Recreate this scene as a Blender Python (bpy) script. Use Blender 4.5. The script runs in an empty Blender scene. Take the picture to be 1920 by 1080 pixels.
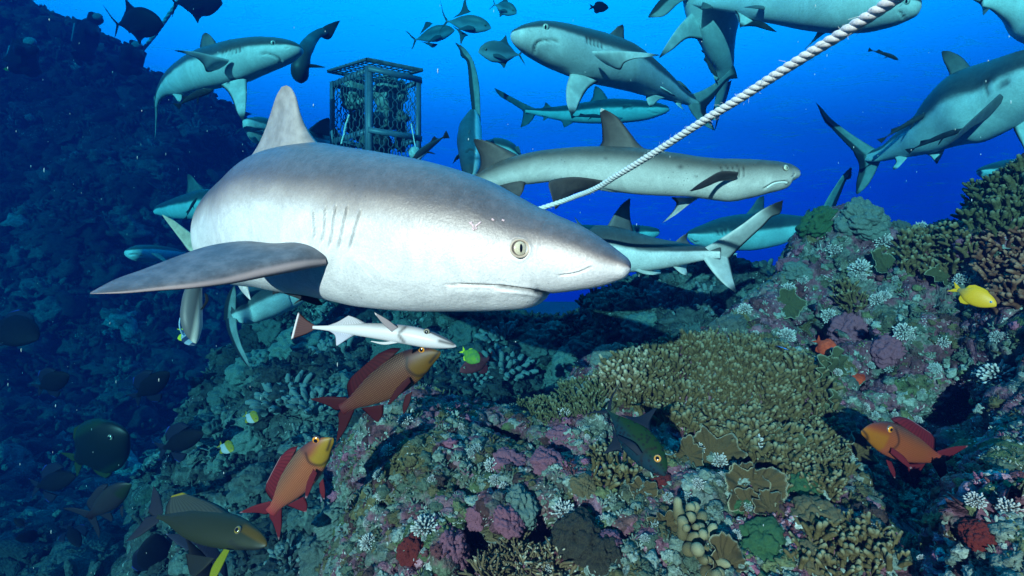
import bpy, math, random
import numpy as np
from mathutils import Vector, Matrix

random.seed(7)
rng = np.random.default_rng(7)
sc = bpy.context.scene
col = sc.collection

# ------------------------------------------------------------------ camera
F = 960.0
cam_d = bpy.data.cameras.new("camera"); cam = bpy.data.objects.new("camera", cam_d); col.objects.link(cam)
cam_d.lens = 18.0; cam_d.sensor_width = 36.0; cam_d.clip_start = 0.02; cam_d.clip_end = 400.0
cam.rotation_euler = (math.radians(90), 0, 0)
sc.camera = cam

# ------------------------------------------------------------------ light
FLASH_EL, FLASH_AZ = math.radians(10), math.radians(-22)      # sun lamp standing in for the camera's flash, behind it and a little left
flash_d = bpy.data.lights.new("sun", 'SUN'); sun = bpy.data.objects.new("sun", flash_d); col.objects.link(sun)
flash_d.energy = 5.0; flash_d.angle = math.radians(0.5); flash_d.color = (1.0, 0.67, 0.62)
sdir = Vector((math.sin(FLASH_AZ)*math.cos(FLASH_EL), -math.cos(FLASH_AZ)*math.cos(FLASH_EL), math.sin(FLASH_EL)))
sun.rotation_euler = sdir.to_track_quat('Z', 'Y').to_euler()

w = bpy.data.worlds.new("World"); sc.world = w; w.use_nodes = True
nt = w.node_tree; nt.nodes.clear()
out = nt.nodes.new('ShaderNodeOutputWorld')
tc = nt.nodes.new('ShaderNodeTexCoord'); sx = nt.nodes.new('ShaderNodeSeparateXYZ')
nt.links.new(tc.outputs['Generated'], sx.inputs[0])
mr = nt.nodes.new('ShaderNodeMapRange'); mr.inputs[1].default_value = -1; mr.inputs[2].default_value = 1
nt.links.new(sx.outputs['Z'], mr.inputs[0])
rp = nt.nodes.new('ShaderNodeValToRGB'); nt.links.new(mr.outputs[0], rp.inputs[0])
WORLD = [(0.0, (0.000, 0.001, 0.004)), (0.42, (0.000, 0.007, 0.07)), (0.50, (0.000, 0.082, 0.98)),
         (0.58, (0.000, 0.20, 1.50)), (0.70, (0.001, 0.80, 1.95)), (0.80, (0.003, 1.00, 1.80)), (1.0, (0.03, 1.50, 2.20))]
while len(rp.color_ramp.elements) < len(WORLD): rp.color_ramp.elements.new(0.5)
for e, (p, c) in zip(rp.color_ramp.elements, WORLD): e.position = p
for e, (p, c) in zip(rp.color_ramp.elements, WORLD): e.color = (*c, 1)
bg = nt.nodes.new('ShaderNodeBackground'); nt.links.new(rp.outputs[0], bg.inputs[0]); mr2 = nt.nodes.new('ShaderNodeMapRange'); mr2.interpolation_type = 'SMOOTHSTEP'      # open water ahead; behind, the world light is dimmed to cut blue fill
nt.links.new(sx.outputs['Y'], mr2.inputs[0]); mr2.inputs[1].default_value = -0.35; mr2.inputs[2].default_value = 0.25; mr2.inputs[3].default_value = 0.05; mr2.inputs[4].default_value = 1.0
nt.links.new(mr2.outputs[0], bg.inputs[1])
sky = nt.nodes.new('ShaderNodeTexSky'); sky.sky_type = 'NISHITA'; sky.sun_disc = False
sky.sun_elevation = FLASH_EL; sky.sun_rotation = math.pi + FLASH_AZ
bg2 = nt.nodes.new('ShaderNodeBackground'); bg2.inputs[1].default_value = 0.05
tint = nt.nodes.new('ShaderNodeMix'); tint.data_type = 'RGBA'; tint.blend_type = 'MULTIPLY'; tint.inputs[0].default_value = 1
nt.links.new(sky.outputs[0], tint.inputs[6]); tint.inputs[7].default_value = (0.005, 0.12, 0.3, 1)
nt.links.new(tint.outputs[2], bg2.inputs[0])
ad = nt.nodes.new('ShaderNodeAddShader'); nt.links.new(bg.outputs[0], ad.inputs[0]); nt.links.new(bg2.outputs[0], ad.inputs[1])
nt.links.new(ad.outputs[0], out.inputs[0])

sc.view_settings.view_transform = 'Standard'; sc.view_settings.look = 'None'
sc.view_settings.exposure = 1.0; sc.view_settings.gamma = 1.0
sc.cycles.volume_bounces = 0
sc.cycles.max_bounces = 5; sc.cycles.diffuse_bounces = 2; sc.cycles.glossy_bounces = 2
sc.cycles.transparent_max_bounces = 12

# ------------------------------------------------------------------ library
def P(px, py, d):                    # a point at distance d in front of the camera
    return np.array([(px-960)/F*d, d, (540-py)/F*d])

class G:                             # small material builder
    def __init__(s, name, rough=0.6, spec=0.3):
        s.m = bpy.data.materials.new(name); s.m.use_nodes = True
        s.t = s.m.node_tree; s.b = s.t.nodes['Principled BSDF']
        s.b.inputs['Roughness'].default_value = rough; s.b.inputs['Specular IOR Level'].default_value = spec
        s.c = None
    def put(s, sock, v):
        if isinstance(v, bpy.types.NodeSocket): s.t.links.new(v, sock)
        elif isinstance(v, (tuple, list)) and len(v) == 3 and sock.type == 'RGBA': sock.default_value = (*v, 1)
        else: sock.default_value = v
    def n(s, ty, **kw):
        n = s.t.nodes.new('ShaderNode'+ty)
        for k, v in kw.items(): setattr(n, k, v)
        return n
    def obj(s):
        if s.c is None: s.c = s.n('TexCoord').outputs['Object']
        return s.c
    def geo(s): return s.n('NewGeometry')
    def attr(s, name, out='Fac'): return s.n('Attribute', attribute_name=name).outputs[out]
    def math(s, op, a, b=0.0, clamp=False):
        n = s.n('Math', operation=op, use_clamp=clamp); s.put(n.inputs[0], a); s.put(n.inputs[1], b); return n.outputs[0]
    def mix(s, f, a, b, mode='MIX'):
        n = s.n('Mix', data_type='RGBA', blend_type=mode); s.put(n.inputs[0], f); s.put(n.inputs[6], a); s.put(n.inputs[7], b); return n.outputs[2]
    def noise(s, scale, detail=3.0, rough=0.5, vec=None, out='Fac', dist=0.0):
        n = s.n('TexNoise'); s.put(n.inputs['Vector'], vec or s.obj()); n.inputs['Scale'].default_value = scale
        n.inputs['Detail'].default_value = detail; n.inputs['Roughness'].default_value = rough; n.inputs['Distortion'].default_value = dist
        return n.outputs[out]
    def vor(s, scale, vec=None, out='Distance', feature='F1'):
        n = s.n('TexVoronoi', feature=feature); s.put(n.inputs['Vector'], vec or s.obj()); n.inputs['Scale'].default_value = scale
        return n.outputs[out]
    def ramp(s, f, stops, interp='LINEAR'):
        n = s.n('ValToRGB'); s.put(n.inputs[0], f); cr = n.color_ramp; cr.interpolation = interp
        while len(cr.elements) < len(stops): cr.elements.new(0.5)
        for e, (p, c) in zip(cr.elements, stops): e.position = p
        for e, (p, c) in zip(cr.elements, stops):
            e.color = (c, c, c, 1) if isinstance(c, (int, float)) else (*c, 1)
        return n.outputs[0]
    def step(s, f, a, b):
        n = s.n('MapRange', interpolation_type='SMOOTHSTEP'); s.put(n.inputs[0], f)
        n.inputs[1].default_value = a; n.inputs[2].default_value = b; return n.outputs[0]
    def comb(s, x, y, z=0.0):
        n = s.n('CombineXYZ'); s.put(n.inputs[0], x); s.put(n.inputs[1], y); s.put(n.inputs[2], z); return n.outputs[0]
    def bump(s, h, strength=0.3, dist=0.002):
        n = s.n('Bump'); s.put(n.inputs['Height'], h); n.inputs['Strength'].default_value = strength
        n.inputs['Distance'].default_value = dist; s.t.links.new(n.outputs[0], s.b.inputs['Normal'])
    def done(s, color, rough=None):
        s.put(s.b.inputs['Base Color'], color)
        if rough is not None: s.put(s.b.inputs['Roughness'], rough)
        return s.m

def tag(o, label=None, cat=None, group=None, kind=None):
    if label: o['label'] = label
    if cat: o['category'] = cat
    if group: o['group'] = group
    if kind: o['kind'] = kind
    return o

def empty(name, loc, label, cat, group=None):
    o = bpy.data.objects.new(name, None); col.objects.link(o); o.location = [float(a) for a in loc]
    o.empty_display_size = 0.05
    return tag(o, label, cat, group)

def mesh_from(name, V, Fq, attrs=None, mat=None, smooth=True):
    V = np.asarray(V, dtype=np.float32); Fq = np.asarray(Fq, dtype=np.int32)
    me = bpy.data.meshes.new(name); nv, nf, k = len(V), len(Fq), Fq.shape[1]
    me.vertices.add(nv); me.vertices.foreach_set('co', V.ravel())
    me.loops.add(nf*k); me.loops.foreach_set('vertex_index', Fq.ravel())
    me.polygons.add(nf); me.polygons.foreach_set('loop_start', np.arange(nf, dtype=np.int32)*k)
    me.update(calc_edges=True)
    if smooth: me.polygons.foreach_set('use_smooth', np.ones(nf, dtype=bool))
    for n, a in (attrs or {}).items():
        at = me.attributes.new(n, 'FLOAT', 'POINT'); at.data.foreach_set('value', np.asarray(a, dtype=np.float32).ravel())
    if mat: me.materials.append(mat)
    me.validate()
    return me

def put(name, V, Fq, mat=None, parent=None, attrs=None, smooth=True):
    V = np.asarray(V, dtype=float)
    if parent is not None: V = V - np.array(parent.location)
    me = mesh_from(name, V, Fq, attrs, mat, smooth)
    o = bpy.data.objects.new(name, me); col.objects.link(o); o.parent = parent
    return o

def pchip(t, Y, q):                  # monotone cubic interpolation, rows of Y
    t = np.asarray(t, float); Y = np.asarray(Y, float); q = np.asarray(q, float)
    if Y.ndim == 1: return pchip(t, Y[:, None], q)[:, 0]
    h = np.diff(t)[:, None]; d = np.diff(Y, axis=0)/h
    m = np.zeros_like(Y); m[0] = d[0]; m[-1] = d[-1]
    if len(t) > 2:
        w1 = 2*h[1:]+h[:-1]; w2 = h[1:]+2*h[:-1]; ok = d[:-1]*d[1:] > 0
        dd0 = np.where(ok, d[:-1], 1); dd1 = np.where(ok, d[1:], 1)
        m[1:-1] = np.where(ok, (w1+w2)/(w1/dd0+w2/dd1), 0)
    i = np.clip(np.searchsorted(t, q)-1, 0, len(t)-2); hh = h[i]; s = ((q-t[i])[:, None])/hh
    return ((2*s**3-3*s**2+1)*Y[i] + (s**3-2*s**2+s)*hh*m[i] + (-2*s**3+3*s**2)*Y[i+1] + (s**3-s**2)*hh*m[i+1])

def catmull(Y, q):                   # smooth curve through points, q in 0..1
    Y = np.asarray(Y, float); n = len(Y)
    if n < 3:
        q = np.asarray(q)[:, None]; return Y[0]*(1-q)+Y[-1]*q
    L = np.r_[0, np.cumsum(np.linalg.norm(np.diff(Y, axis=0), axis=1)+1e-9)]; L /= L[-1]
    E = np.vstack([2*Y[0]-Y[1], Y, 2*Y[-1]-Y[-2]])
    i = np.clip(np.searchsorted(L, q)-1, 0, n-2); h = (L[i+1]-L[i])[:, None]; s = (np.asarray(q)-L[i])[:, None]/h
    Lx = np.r_[L[0]-(L[1]-L[0]), L, L[-1]+(L[-1]-L[-2])]
    m = (E[2:]-E[:-2])/(Lx[2:]-Lx[:-2])[:, None]
    return (2*s**3-3*s**2+1)*Y[i] + (s**3-2*s**2+s)*h*m[i] + (-2*s**3+3*s**2)*Y[i+1] + (s**3-s**2)*h*m[i+1]

# ---- vectorised noise
_perm = rng.permutation(4096)
_val = rng.random(4096)
def _hash(ix, iy, iz, s=0): return _perm[(_perm[(_perm[(ix+s*131) & 4095]+iy) & 4095]+iz) & 4095]
def vnoise(p, s=0):
    i = np.floor(p).astype(int); f = p-i; f = f*f*f*(f*(f*6-15)+10); r = 0
    for a in (0, 1):
        for b in (0, 1):
            for c in (0, 1):
                wgt = (f[:, 0] if a else 1-f[:, 0])*(f[:, 1] if b else 1-f[:, 1])*(f[:, 2] if c else 1-f[:, 2])
                r = r + wgt*_val[_hash(i[:, 0]+a, i[:, 1]+b, i[:, 2]+c, s)]
    return r*2-1
def fbm(p, octv=4, s=0, gain=0.5):
    r = 0; a = 1.0
    for k in range(octv): r = r + a*vnoise(p*(2.03**k)+k*17.3, s+k); a *= gain
    return r
def worley(p, s=0):                  # distance to the nearest feature point
    i = np.floor(p).astype(int); best = np.full(len(p), 9.0)
    for a in (-1, 0, 1):
        for b in (-1, 0, 1):
            for c in (-1, 0, 1):
                h = _hash(i[:, 0]+a, i[:, 1]+b, i[:, 2]+c, s)
                dx = i[:, 0]+a+_val[h]-p[:, 0]; dy = i[:, 1]+b+_val[(h*7+11) & 4095]-p[:, 1]; dz = i[:, 2]+c+_val[(h*13+5) & 4095]-p[:, 2]
                np.minimum(best, dx*dx+dy*dy+dz*dz, out=best)
    return np.sqrt(best)

def unit(v): return v/np.maximum(np.linalg.norm(v, axis=-1, keepdims=True), 1e-12)

# ---- lofted body: A and B are the dorsal and ventral outline points in space, R the width over the height
def loft(A, B, R, n, seg, roll=0.0, q=None, sq=2.0, smt=0.03, fr=None):
    if fr is None: fr = np.full(len(A), 0.5)
    C = (A+B)/2; L = np.r_[0, np.cumsum(np.linalg.norm(np.diff(C, axis=0), axis=1)+1e-6)]; L /= L[-1]
    if q is None:
        u = np.linspace(0, 1, n); q = 0.5*(1-np.cos(math.pi*u))*0.5 + u*0.5
    row = pchip(L, np.hstack([A, B, np.c_[R], np.c_[fr]]), q)
    A2, B2, R2, F2 = row[:, :3], row[:, 3:6], row[:, 6], row[:, 7]
    C = A2+(B2-A2)*F2[:, None]; T = np.gradient(C, axis=0)/np.maximum(np.gradient(q), 1e-6)[:, None]
    if smt:
        Kq = np.exp(-((q[:, None]-q[None])/smt)**2)*np.gradient(q)[None]; T = (Kq@T)/Kq.sum(1, keepdims=True)
    T = unit(T); U = A2-B2; a = np.linalg.norm(U, axis=1)/2
    U = unit(U-(U*T).sum(1, keepdims=True)*T); W = np.cross(T, U)
    view = unit(C)
    sgn = np.sign((W*view).sum(1)); sgn[sgn == 0] = 1
    s0 = 1.0 if sgn.sum() >= 0 else -1.0
    W = -W*s0                        # W looks toward the camera side
    th = np.linspace(0, 2*math.pi, seg, endpoint=False)
    ct, st = np.cos(th), np.sin(th)
    e = 2.0/sq; cu = np.sign(ct)*np.abs(ct)**e; su = np.sign(st)*np.abs(st)**e
    V = C[:, None]+U[:, None]*(2*a[:, None]*np.where(cu[None] > 0, F2[:, None], 1-F2[:, None])*cu[None])[..., None]+W[:, None]*((a*R2)[:, None]*su[None])[..., None]
    rl = np.interp(q, np.linspace(0, 1, np.size(roll)), np.atleast_1d(roll)) if np.size(roll) > 1 else np.full(len(q), roll)
    rl = np.radians(rl)[:, None]
    dors = ct[None]*np.cos(rl)-st[None]*np.sin(rl)
    side = st[None]*np.cos(rl)+ct[None]*np.sin(rl)
    N = len(q); V = V.reshape(-1, 3)
    i = np.arange(N-1)[:, None]*seg; j = np.arange(seg)[None]; k = (j+1) % seg
    Fq = np.stack([i+j, i+k, i+seg+k, i+seg+j], -1).reshape(-1, 4)
    V = np.vstack([V, C[0], C[-1]]); n0 = N*seg
    jj = np.arange(seg); kk = (jj+1) % seg
    cap0 = np.stack([np.full(seg, n0), kk, jj, np.full(seg, n0)], -1)
    cap1 = np.stack([np.full(seg, n0+1), (N-1)*seg+jj, (N-1)*seg+kk, np.full(seg, n0+1)], -1)
    al = np.repeat(q, seg)
    at = dict(dors=np.r_[dors.ravel(), 0, 0], along=np.r_[al, q[0], q[-1]], side=np.r_[side.ravel(), 0, 0],
              cam=np.r_[np.tile(st, N), 0, 0])
    # triangles for caps as degenerate-free: split
    return V, Fq, cap0[:, :3], cap1[:, :3], at

def put_loft(name, parts, mat, parent, extra=None):
    V, Fq, c0, c1, at = parts
    me_f = [tuple(r) for r in c0]+[tuple(r) for r in c1]
    V = np.asarray(V)-np.array(parent.location)
    nf4 = len(Fq); nf3 = len(me_f)
    me = bpy.data.meshes.new(name); me.vertices.add(len(V)); me.vertices.foreach_set('co', V.astype(np.float32).ravel())
    loops = np.r_[Fq.ravel(), np.array(me_f).ravel()].astype(np.int32)
    me.loops.add(len(loops)); me.loops.foreach_set('vertex_index', loops)
    starts = np.r_[np.arange(nf4)*4, nf4*4+np.arange(nf3)*3].astype(np.int32)
    me.polygons.add(nf4+nf3); me.polygons.foreach_set('loop_start', starts)
    me.update(calc_edges=True); me.polygons.foreach_set('use_smooth', np.ones(nf4+nf3, dtype=bool))
    at = dict(at); at.update(extra or {})
    for n, a in at.items():
        x = me.attributes.new(n, 'FLOAT', 'POINT'); x.data.foreach_set('value', np.asarray(a, dtype=np.float32))
    me.materials.append(mat); me.validate()
    # outward normals
    if len(me.polygons):
        p = me.polygons[nf4//3]; c = np.array(p.center); r = V.reshape(-1, 3)
        k = Fq[nf4//3]; seg = len(c0); ring = (k[0]//seg)*seg; cen = r[ring:ring+seg].mean(0)
        if np.dot(np.array(p.normal), c-cen) < 0: me.flip_normals()
    o = bpy.data.objects.new(name, me); col.objects.link(o); o.parent = parent
    return o

# ---- fin: leading edge and trailing edge, root to tip, points in space
def fin_mesh(lead, trail, thick=0.09, n=26, m=12, root=0.0, wob=0.0):
    q = np.linspace(0, 1, n)
    Lc = catmull(lead, q); Tc = catmull(trail, q)
    span = unit(np.gradient((Lc+Tc)/2, axis=0)); ch = Tc-Lc; cl = np.linalg.norm(ch, axis=1)
    N = unit(np.cross(ch, span)); 
    N[-1] = N[-2]; N = unit(N+1e-9)
    for i in range(1, n):
        if np.dot(N[i], N[i-1]) < 0: N[i] = -N[i]
    c = np.linspace(0, 1, m); prof = 2.6*np.sqrt(c)*(1-c)+0.06*(1-c)+0.02
    prof[0] = 0.0; prof[-1] = 0.0
    tmax = cl.max()*thick*0.5
    th = np.minimum(cl*thick*0.5*(1+1.0*(1-q)**2), tmax*1.6)
    mid = Lc[:, None]+ch[:, None]*c[None, :, None]
    if wob:
        mid = mid+N[:, None]*(wob*np.sin(q*2.5)[:, None]*(c[None]-0.3))[..., None]
    top = mid+N[:, None]*(th[:, None]*prof[None])[..., None]
    bot = mid-N[:, None]*(th[:, None]*prof[None])[..., None]
    ring = np.concatenate([top, bot[:, -2:0:-1]], axis=1); k = ring.shape[1]
    V = ring.reshape(-1, 3)
    i = np.arange(n-1)[:, None]*k; j = np.arange(k)[None]; jn = (j+1) % k
    Fq = np.stack([i+j, i+jn, i+k+jn, i+k+j], -1).reshape(-1, 4)
    cc = np.r_[c, c[-2:0:-1]]
    # end cap at the tip
    last = (n-1)*k; cap = [[last+a, last+a+1, last+k-a-1, last+(k-a) % k] for a in range(0, m-1) if a+1 < k-a-1 or True][:m-1]
    cap = [r for r in cap if len(set(r)) == 4]
    Fq = np.vstack([Fq, np.array(cap)]) if cap else Fq
    return V, Fq, dict(chordp=np.tile(cc, n), span=np.repeat(q, k))

def fin(name, lead, trail, mat, parent, **kw):
    V, Fq, at = fin_mesh(np.array(lead, float), np.array(trail, float), **kw)
    return put(name, V, Fq, mat, parent, at)

def pts(lst, d0=None, d1=None):      # [(px,py)] with distance from d0 to d1, or [(px,py,d)]
    n = len(lst); r = []
    for i, p in enumerate(lst):
        d = p[2] if len(p) > 2 else d0+(d1-d0)*i/max(1, n-1)
        r.append(P(p[0], p[1], d))
    return np.array(r)

def tube_mesh(path, rad, seg=10, n=None):
    path = np.asarray(path, float)
    if n: path = catmull(path, np.linspace(0, 1, n)); rad = np.interp(np.linspace(0, 1, n), np.linspace(0, 1, np.size(rad)), np.atleast_1d(rad)) if np.size(rad) > 1 else np.full(n, rad)
    else: rad = np.full(len(path), rad) if np.size(rad) == 1 else np.asarray(rad)
    T = unit(np.gradient(path, axis=0)); ref = np.array([0, 0, 1.0]) if abs(T[0][2]) < 0.9 else np.array([1.0, 0, 0])
    U = []; u = unit(np.cross(T[0], ref))
    for t in T: u = unit(u-np.dot(u, t)*t); U.append(u)
    U = np.array(U); W = np.cross(T, U); th = np.linspace(0, 2*math.pi, seg, endpoint=False)
    V = path[:, None]+(U[:, None]*np.cos(th)[None, :, None]+W[:, None]*np.sin(th)[None, :, None])*rad[:, None, None]
    N = len(path); V = V.reshape(-1, 3); i = np.arange(N-1)[:, None]*seg; j = np.arange(seg)[None]; k = (j+1) % seg
    Fq = np.stack([i+j, i+k, i+seg+k, i+seg+j], -1).reshape(-1, 4)
    h = seg//2
    for base in (0, (N-1)*seg):
        f = [[base+a, base+a+1, base+(seg-a-1) % seg, base+(seg-a) % seg] for a in range(0, h)]
        Fq = np.vstack([Fq, [r for r in f if len(set(r)) == 4]]) if any(len(set(r)) == 4 for r in f) else Fq
    return V, Fq

def join(parts):                     # list of (V, quads) -> one
    Vs = []; Fs = []; o = 0
    for V, Fq in parts: Vs.append(V); Fs.append(np.asarray(Fq)+o); o += len(V)
    return np.vstack(Vs), np.vstack(Fs)

def uvsphere(seg=16, rings=10):
    th = np.linspace(0, math.pi, rings+1); ph = np.linspace(0, 2*math.pi, seg, endpoint=False)
    V = np.stack([np.sin(th)[:, None]*np.cos(ph)[None], np.sin(th)[:, None]*np.sin(ph)[None], np.cos(th)[:, None]*np.ones(seg)[None]], -1).reshape(-1, 3)
    i = np.arange(rings)[:, None]*seg; j = np.arange(seg)[None]; k = (j+1) % seg
    return V, np.stack([i+j, i+seg+j, i+seg+k, i+k], -1).reshape(-1, 4)

def box_mesh(c, ax, h):              # centre, 3 axes rows, half sizes
    s = np.array([[x, y, z] for x in (-1, 1) for y in (-1, 1) for z in (-1, 1)], float)*np.array(h)
    V = np.array(c)+s@np.array(ax)
    return V, np.array([[0, 1, 3, 2], [4, 6, 7, 5], [0, 4, 5, 1], [2, 3, 7, 6], [0, 2, 6, 4], [1, 5, 7, 3]])
# ------------------------------------------------------------------ haze (the water body) and surface
hz = G("water_haze"); hz.t.nodes.remove(hz.b)
pv = hz.n('VolumePrincipled')
pv.inputs['Density'].default_value = 0.50
pv.inputs['Color'].default_value = (0.001, 0.006, 0.032, 1)
pv.inputs['Absorption Color'].default_value = (0.030, 0.64, 0.75, 1)
hz.t.links.new(pv.outputs[0], hz.t.nodes['Material Output'].inputs['Volume'])
ZB, ZT = -9.0, 6.4
Vb, Fb = box_mesh((0, 10.0, (ZB+ZT)/2), np.eye(3), (17, 10.4, (ZT-ZB)/2))
haze = put("haze", Vb, Fb, hz.m, smooth=False); tag(haze, kind='stuff')

def water_mat():
    g = G("water_surface"); t = g.t; t.nodes.remove(g.b)
    em = g.n('BsdfTransparent'); em.inputs[0].default_value = (0.9, 1.0, 1.0, 1)
    tr = g.n('BsdfTranslucent'); tr.inputs[0].default_value = (0.75, 0.95, 1.0, 1)
    mp = g.n('Mapping'); g.put(mp.inputs[0], g.obj()); mp.inputs['Scale'].default_value = (0.55, 1.5, 1)
    n1 = g.noise(1.1, 6, 0.62, mp.outputs[0], dist=1.0); n2 = g.noise(0.25, 2, 0.5, g.obj())
    f = g.step(g.math('ADD', n1, g.math('MULTIPLY', n2, 0.3)), 0.64, 0.86)
    mx = g.n('MixShader'); g.put(mx.inputs[0], g.math('MULTIPLY', f, 0.42))
    t.links.new(em.outputs[0], mx.inputs[1]); t.links.new(tr.outputs[0], mx.inputs[2])
    t.links.new(mx.outputs[0], t.nodes['Material Output'].inputs['Surface']); return g.m
nx, ny = 160, 160
X, Y = np.meshgrid(np.linspace(-80, 80, nx), np.linspace(-3, 120, ny))
Pw = np.stack([X.ravel(), Y.ravel(), np.zeros(nx*ny)], -1)
Pw[:, 2] = 9.2+0.12*fbm(Pw*0.5, 3)
i = np.arange(ny-1)[:, None]*nx; j = np.arange(nx-1)[None]
Fw = np.stack([i+j, i+j+1, i+nx+j+1, i+nx+j], -1).reshape(-1, 4)
tag(put("water", Pw, Fw, water_mat()), kind='structure')
# ------------------------------------------------------------------ shark materials
def shark_skin(name, top, belly, lo=0.05, hi=0.4, speck=0.5, warm=(0.35, 0.22, 0.15), bump=0.25, sc_=1.0):
    g = G(name, 0.40 if bump > .5 else 0.5, 0.5 if bump > .5 else 0.35)
    d = g.attr('dors'); n1 = g.noise(9*sc_, 4, 0.6); n2 = g.noise(60*sc_, 3, 0.7)
    dd = g.math('ADD', d, g.math('MULTIPLY', g.math('SUBTRACT', n1, 0.5), 0.30))
    dd = g.math('ADD', dd, g.math('MULTIPLY', g.math('SUBTRACT', n2, 0.5), 0.12))
    f = g.step(dd, lo, hi)
    topc = g.mix(g.step(n2, 0.3, 0.75), tuple(a*0.82 for a in top), tuple(min(1, a*1.25) for a in top))
    topc = g.mix(g.math('MULTIPLY', g.step(n1, 0.45, 0.7), 0.35), topc, tuple(a*1.5 for a in top))
    streak = g.noise(14*sc_, 5, 0.7, dist=1.5)
    bel = g.mix(g.step(streak, 0.35, 0.7), tuple(a*0.84 for a in belly), tuple(min(.85, a*1.08) for a in belly))
    c = g.mix(f, bel, topc)
    band = g.math('MULTIPLY', g.step(dd, lo-0.06, (lo+hi)/2), g.math('SUBTRACT', 1.0, g.step(dd, (lo+hi)/2, hi+0.12)))
    c = g.mix(g.math('MULTIPLY', band, 0.35), c, warm)
    c = g.mix(1.0, c, g.ramp(g.noise(330*sc_, 4, 0.8), [(0.3, 0.78), (0.7, 1.12)]), 'MULTIPLY')
    v = g.vor(75*sc_); keep = g.step(g.noise(7*sc_, 2), 0.5, 0.62)
    sp = g.math('MULTIPLY', g.math('SUBTRACT', 1.0, g.step(v, 0.06, 0.13)), keep)
    c = g.mix(g.math('MULTIPLY', sp, speck), c, (0.03, 0.03, 0.035))
    c = g.mix(g.attr('mark'), c, (0.02, 0.012, 0.012))
    g.bump(g.math('ADD', g.noise(160*sc_, 3, 0.7), g.math('MULTIPLY', g.noise(25*sc_, 3), 0.8)), bump, 0.002/sc_)
    return g.done(c)

def fin_skin(name, base, tip=(0.02, 0.02, 0.022), s0=0.72, s1=0.95, edge=0.9, tipc=None, sc_=1.0, back=1.0):
    g = G(name, 0.55, 0.3)
    n = g.noise(40*sc_, 4, 0.65); n1 = g.noise(8*sc_, 2)
    c = g.mix(g.step(n, 0.3, 0.75), tuple(a*0.78 for a in base), tuple(min(1, a*1.2) for a in base))
    sp = g.math('ADD', g.attr('span'), g.math('MULTIPLY', g.math('SUBTRACT', n1, 0.5), 0.15))
    f = g.step(sp, s0, s1)
    e = g.math('MULTIPLY', g.step(g.math('ADD', g.attr('chordp'), g.math('MULTIPLY', g.math('SUBTRACT', n1, 0.5), 0.1)), edge-0.12, edge+0.04), back)
    c = g.mix(g.math('MAXIMUM', f, e), c, tip)
    if tipc: c = g.mix(g.step(g.attr('span'), 0.93, 0.955), c, tipc)
    g.bump(g.noise(120*sc_, 3, 0.7), 0.2, 0.0015)
    return g.done(c)

GREY = (0.16, 0.165, 0.18); WHITE = (0.74, 0.75, 0.76)
m_main = shark_skin("shark_skin_near", (0.100, 0.104, 0.122), (0.79, 0.79, 0.80), -0.05, 0.46, 0.6, bump=0.55)
m_main_fin = fin_skin("shark_fin_near", (0.34, 0.31, 0.31), (0.50, 0.38, 0.38), 1.2, 1.4, 1.3)
m_main_pec = None
m_grey = shark_skin("shark_skin_grey", (0.042, 0.05, 0.053), (0.66, 0.68, 0.68), -0.04, 0.14, 0.3, (0.2, 0.2, 0.2), 0.15, 0.4)
m_greyfin = fin_skin("shark_fin_grey", (0.50, 0.54, 0.54), (0.015, 0.02, 0.022), 0.68, 0.92, 0.93, sc_=0.4)
m_dorfin = fin_skin("shark_dorsal_grey", (0.11, 0.12, 0.125), (0.05, 0.055, 0.06), 0.6, 1.0, 0.9, sc_=0.4)
m_caud = fin_skin("shark_tail_grey", (0.22, 0.25, 0.25), (0.015, 0.02, 0.022), 0.80, 1.0, 0.62, sc_=0.4)
m_white = shark_skin("whitetip_skin", (0.085, 0.072, 0.058), (0.70, 0.64, 0.60), -0.45, 0.60, 0.8, (0.30, 0.27, 0.24), 0.3, 0.8)
m_whitefin = fin_skin("whitetip_fin", (0.075, 0.06, 0.055), (0.04, 0.032, 0.03), 0.5, 1.0, 0.8)
m_whitetip = fin_skin("whitetip_fin_tipped", (0.075, 0.06, 0.055), (0.04, 0.032, 0.03), 0.5, 1.0, 0.8, tipc=(0.8, 0.8, 0.78))

def eye_mat(name, iris=(0.72, 0.66, 0.50), pup=(0.20, 0.62), r=0.0):
    g = G(name, 0.12, 0.6)
    sx = g.n('SeparateXYZ'); g.put(sx.inputs[0], g.obj())
    x, z = sx.outputs[0], sx.outputs[2]
    def ell(a, b):
        return g.math('ADD', g.math('POWER', g.math('ABSOLUTE', g.math('DIVIDE', x, a)), 2.0), g.math('POWER', g.math('ABSOLUTE', g.math('DIVIDE', z, b)), 2.0))
    p = g.math('SUBTRACT', 1.0, g.step(ell(pup[0], pup[1]), 0.75, 1.1))
    rim = g.step(ell(0.9, 0.9), 0.75, 1.0)
    c = g.mix(g.step(g.noise(6, 3), 0.3, 0.7), iris, tuple(a*0.8 for a in iris))
    c = g.mix(rim, c, (0.12, 0.09, 0.08)); c = g.mix(p, c, (0.004, 0.006, 0.012))
    return g.done(c)
m_eye_shark = eye_mat("shark_eye"); m_eye_red = eye_mat("snapper_eye", (0.9, 0.30, 0.02), (0.5, 0.5))
m_eye_dark = eye_mat("fish_eye", (0.35, 0.33, 0.25), (0.55, 0.55))
m_eye_small = eye_mat("grey_shark_eye", (0.5, 0.6, 0.55), (0.3, 0.6))

def px_of(V): return np.stack([960+F*V[:, 0]/V[:, 1], 540-F*V[:, 2]/V[:, 1]], -1)
def surf(V, px, py, r=8.0):          # nearest visible surface point of a body under a direction
    q = px_of(V); d = np.hypot(q[:, 0]-px, q[:, 1]-py); k = np.where(d < r)[0]
    if len(k) == 0: k = np.argsort(d)[:12]
    k = k[V[k, 1] <= V[k, 1].min()+0.35*np.ptp(V[k, 1])+1e-6]
    return V[k[np.argmin(d[k])]]

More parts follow.
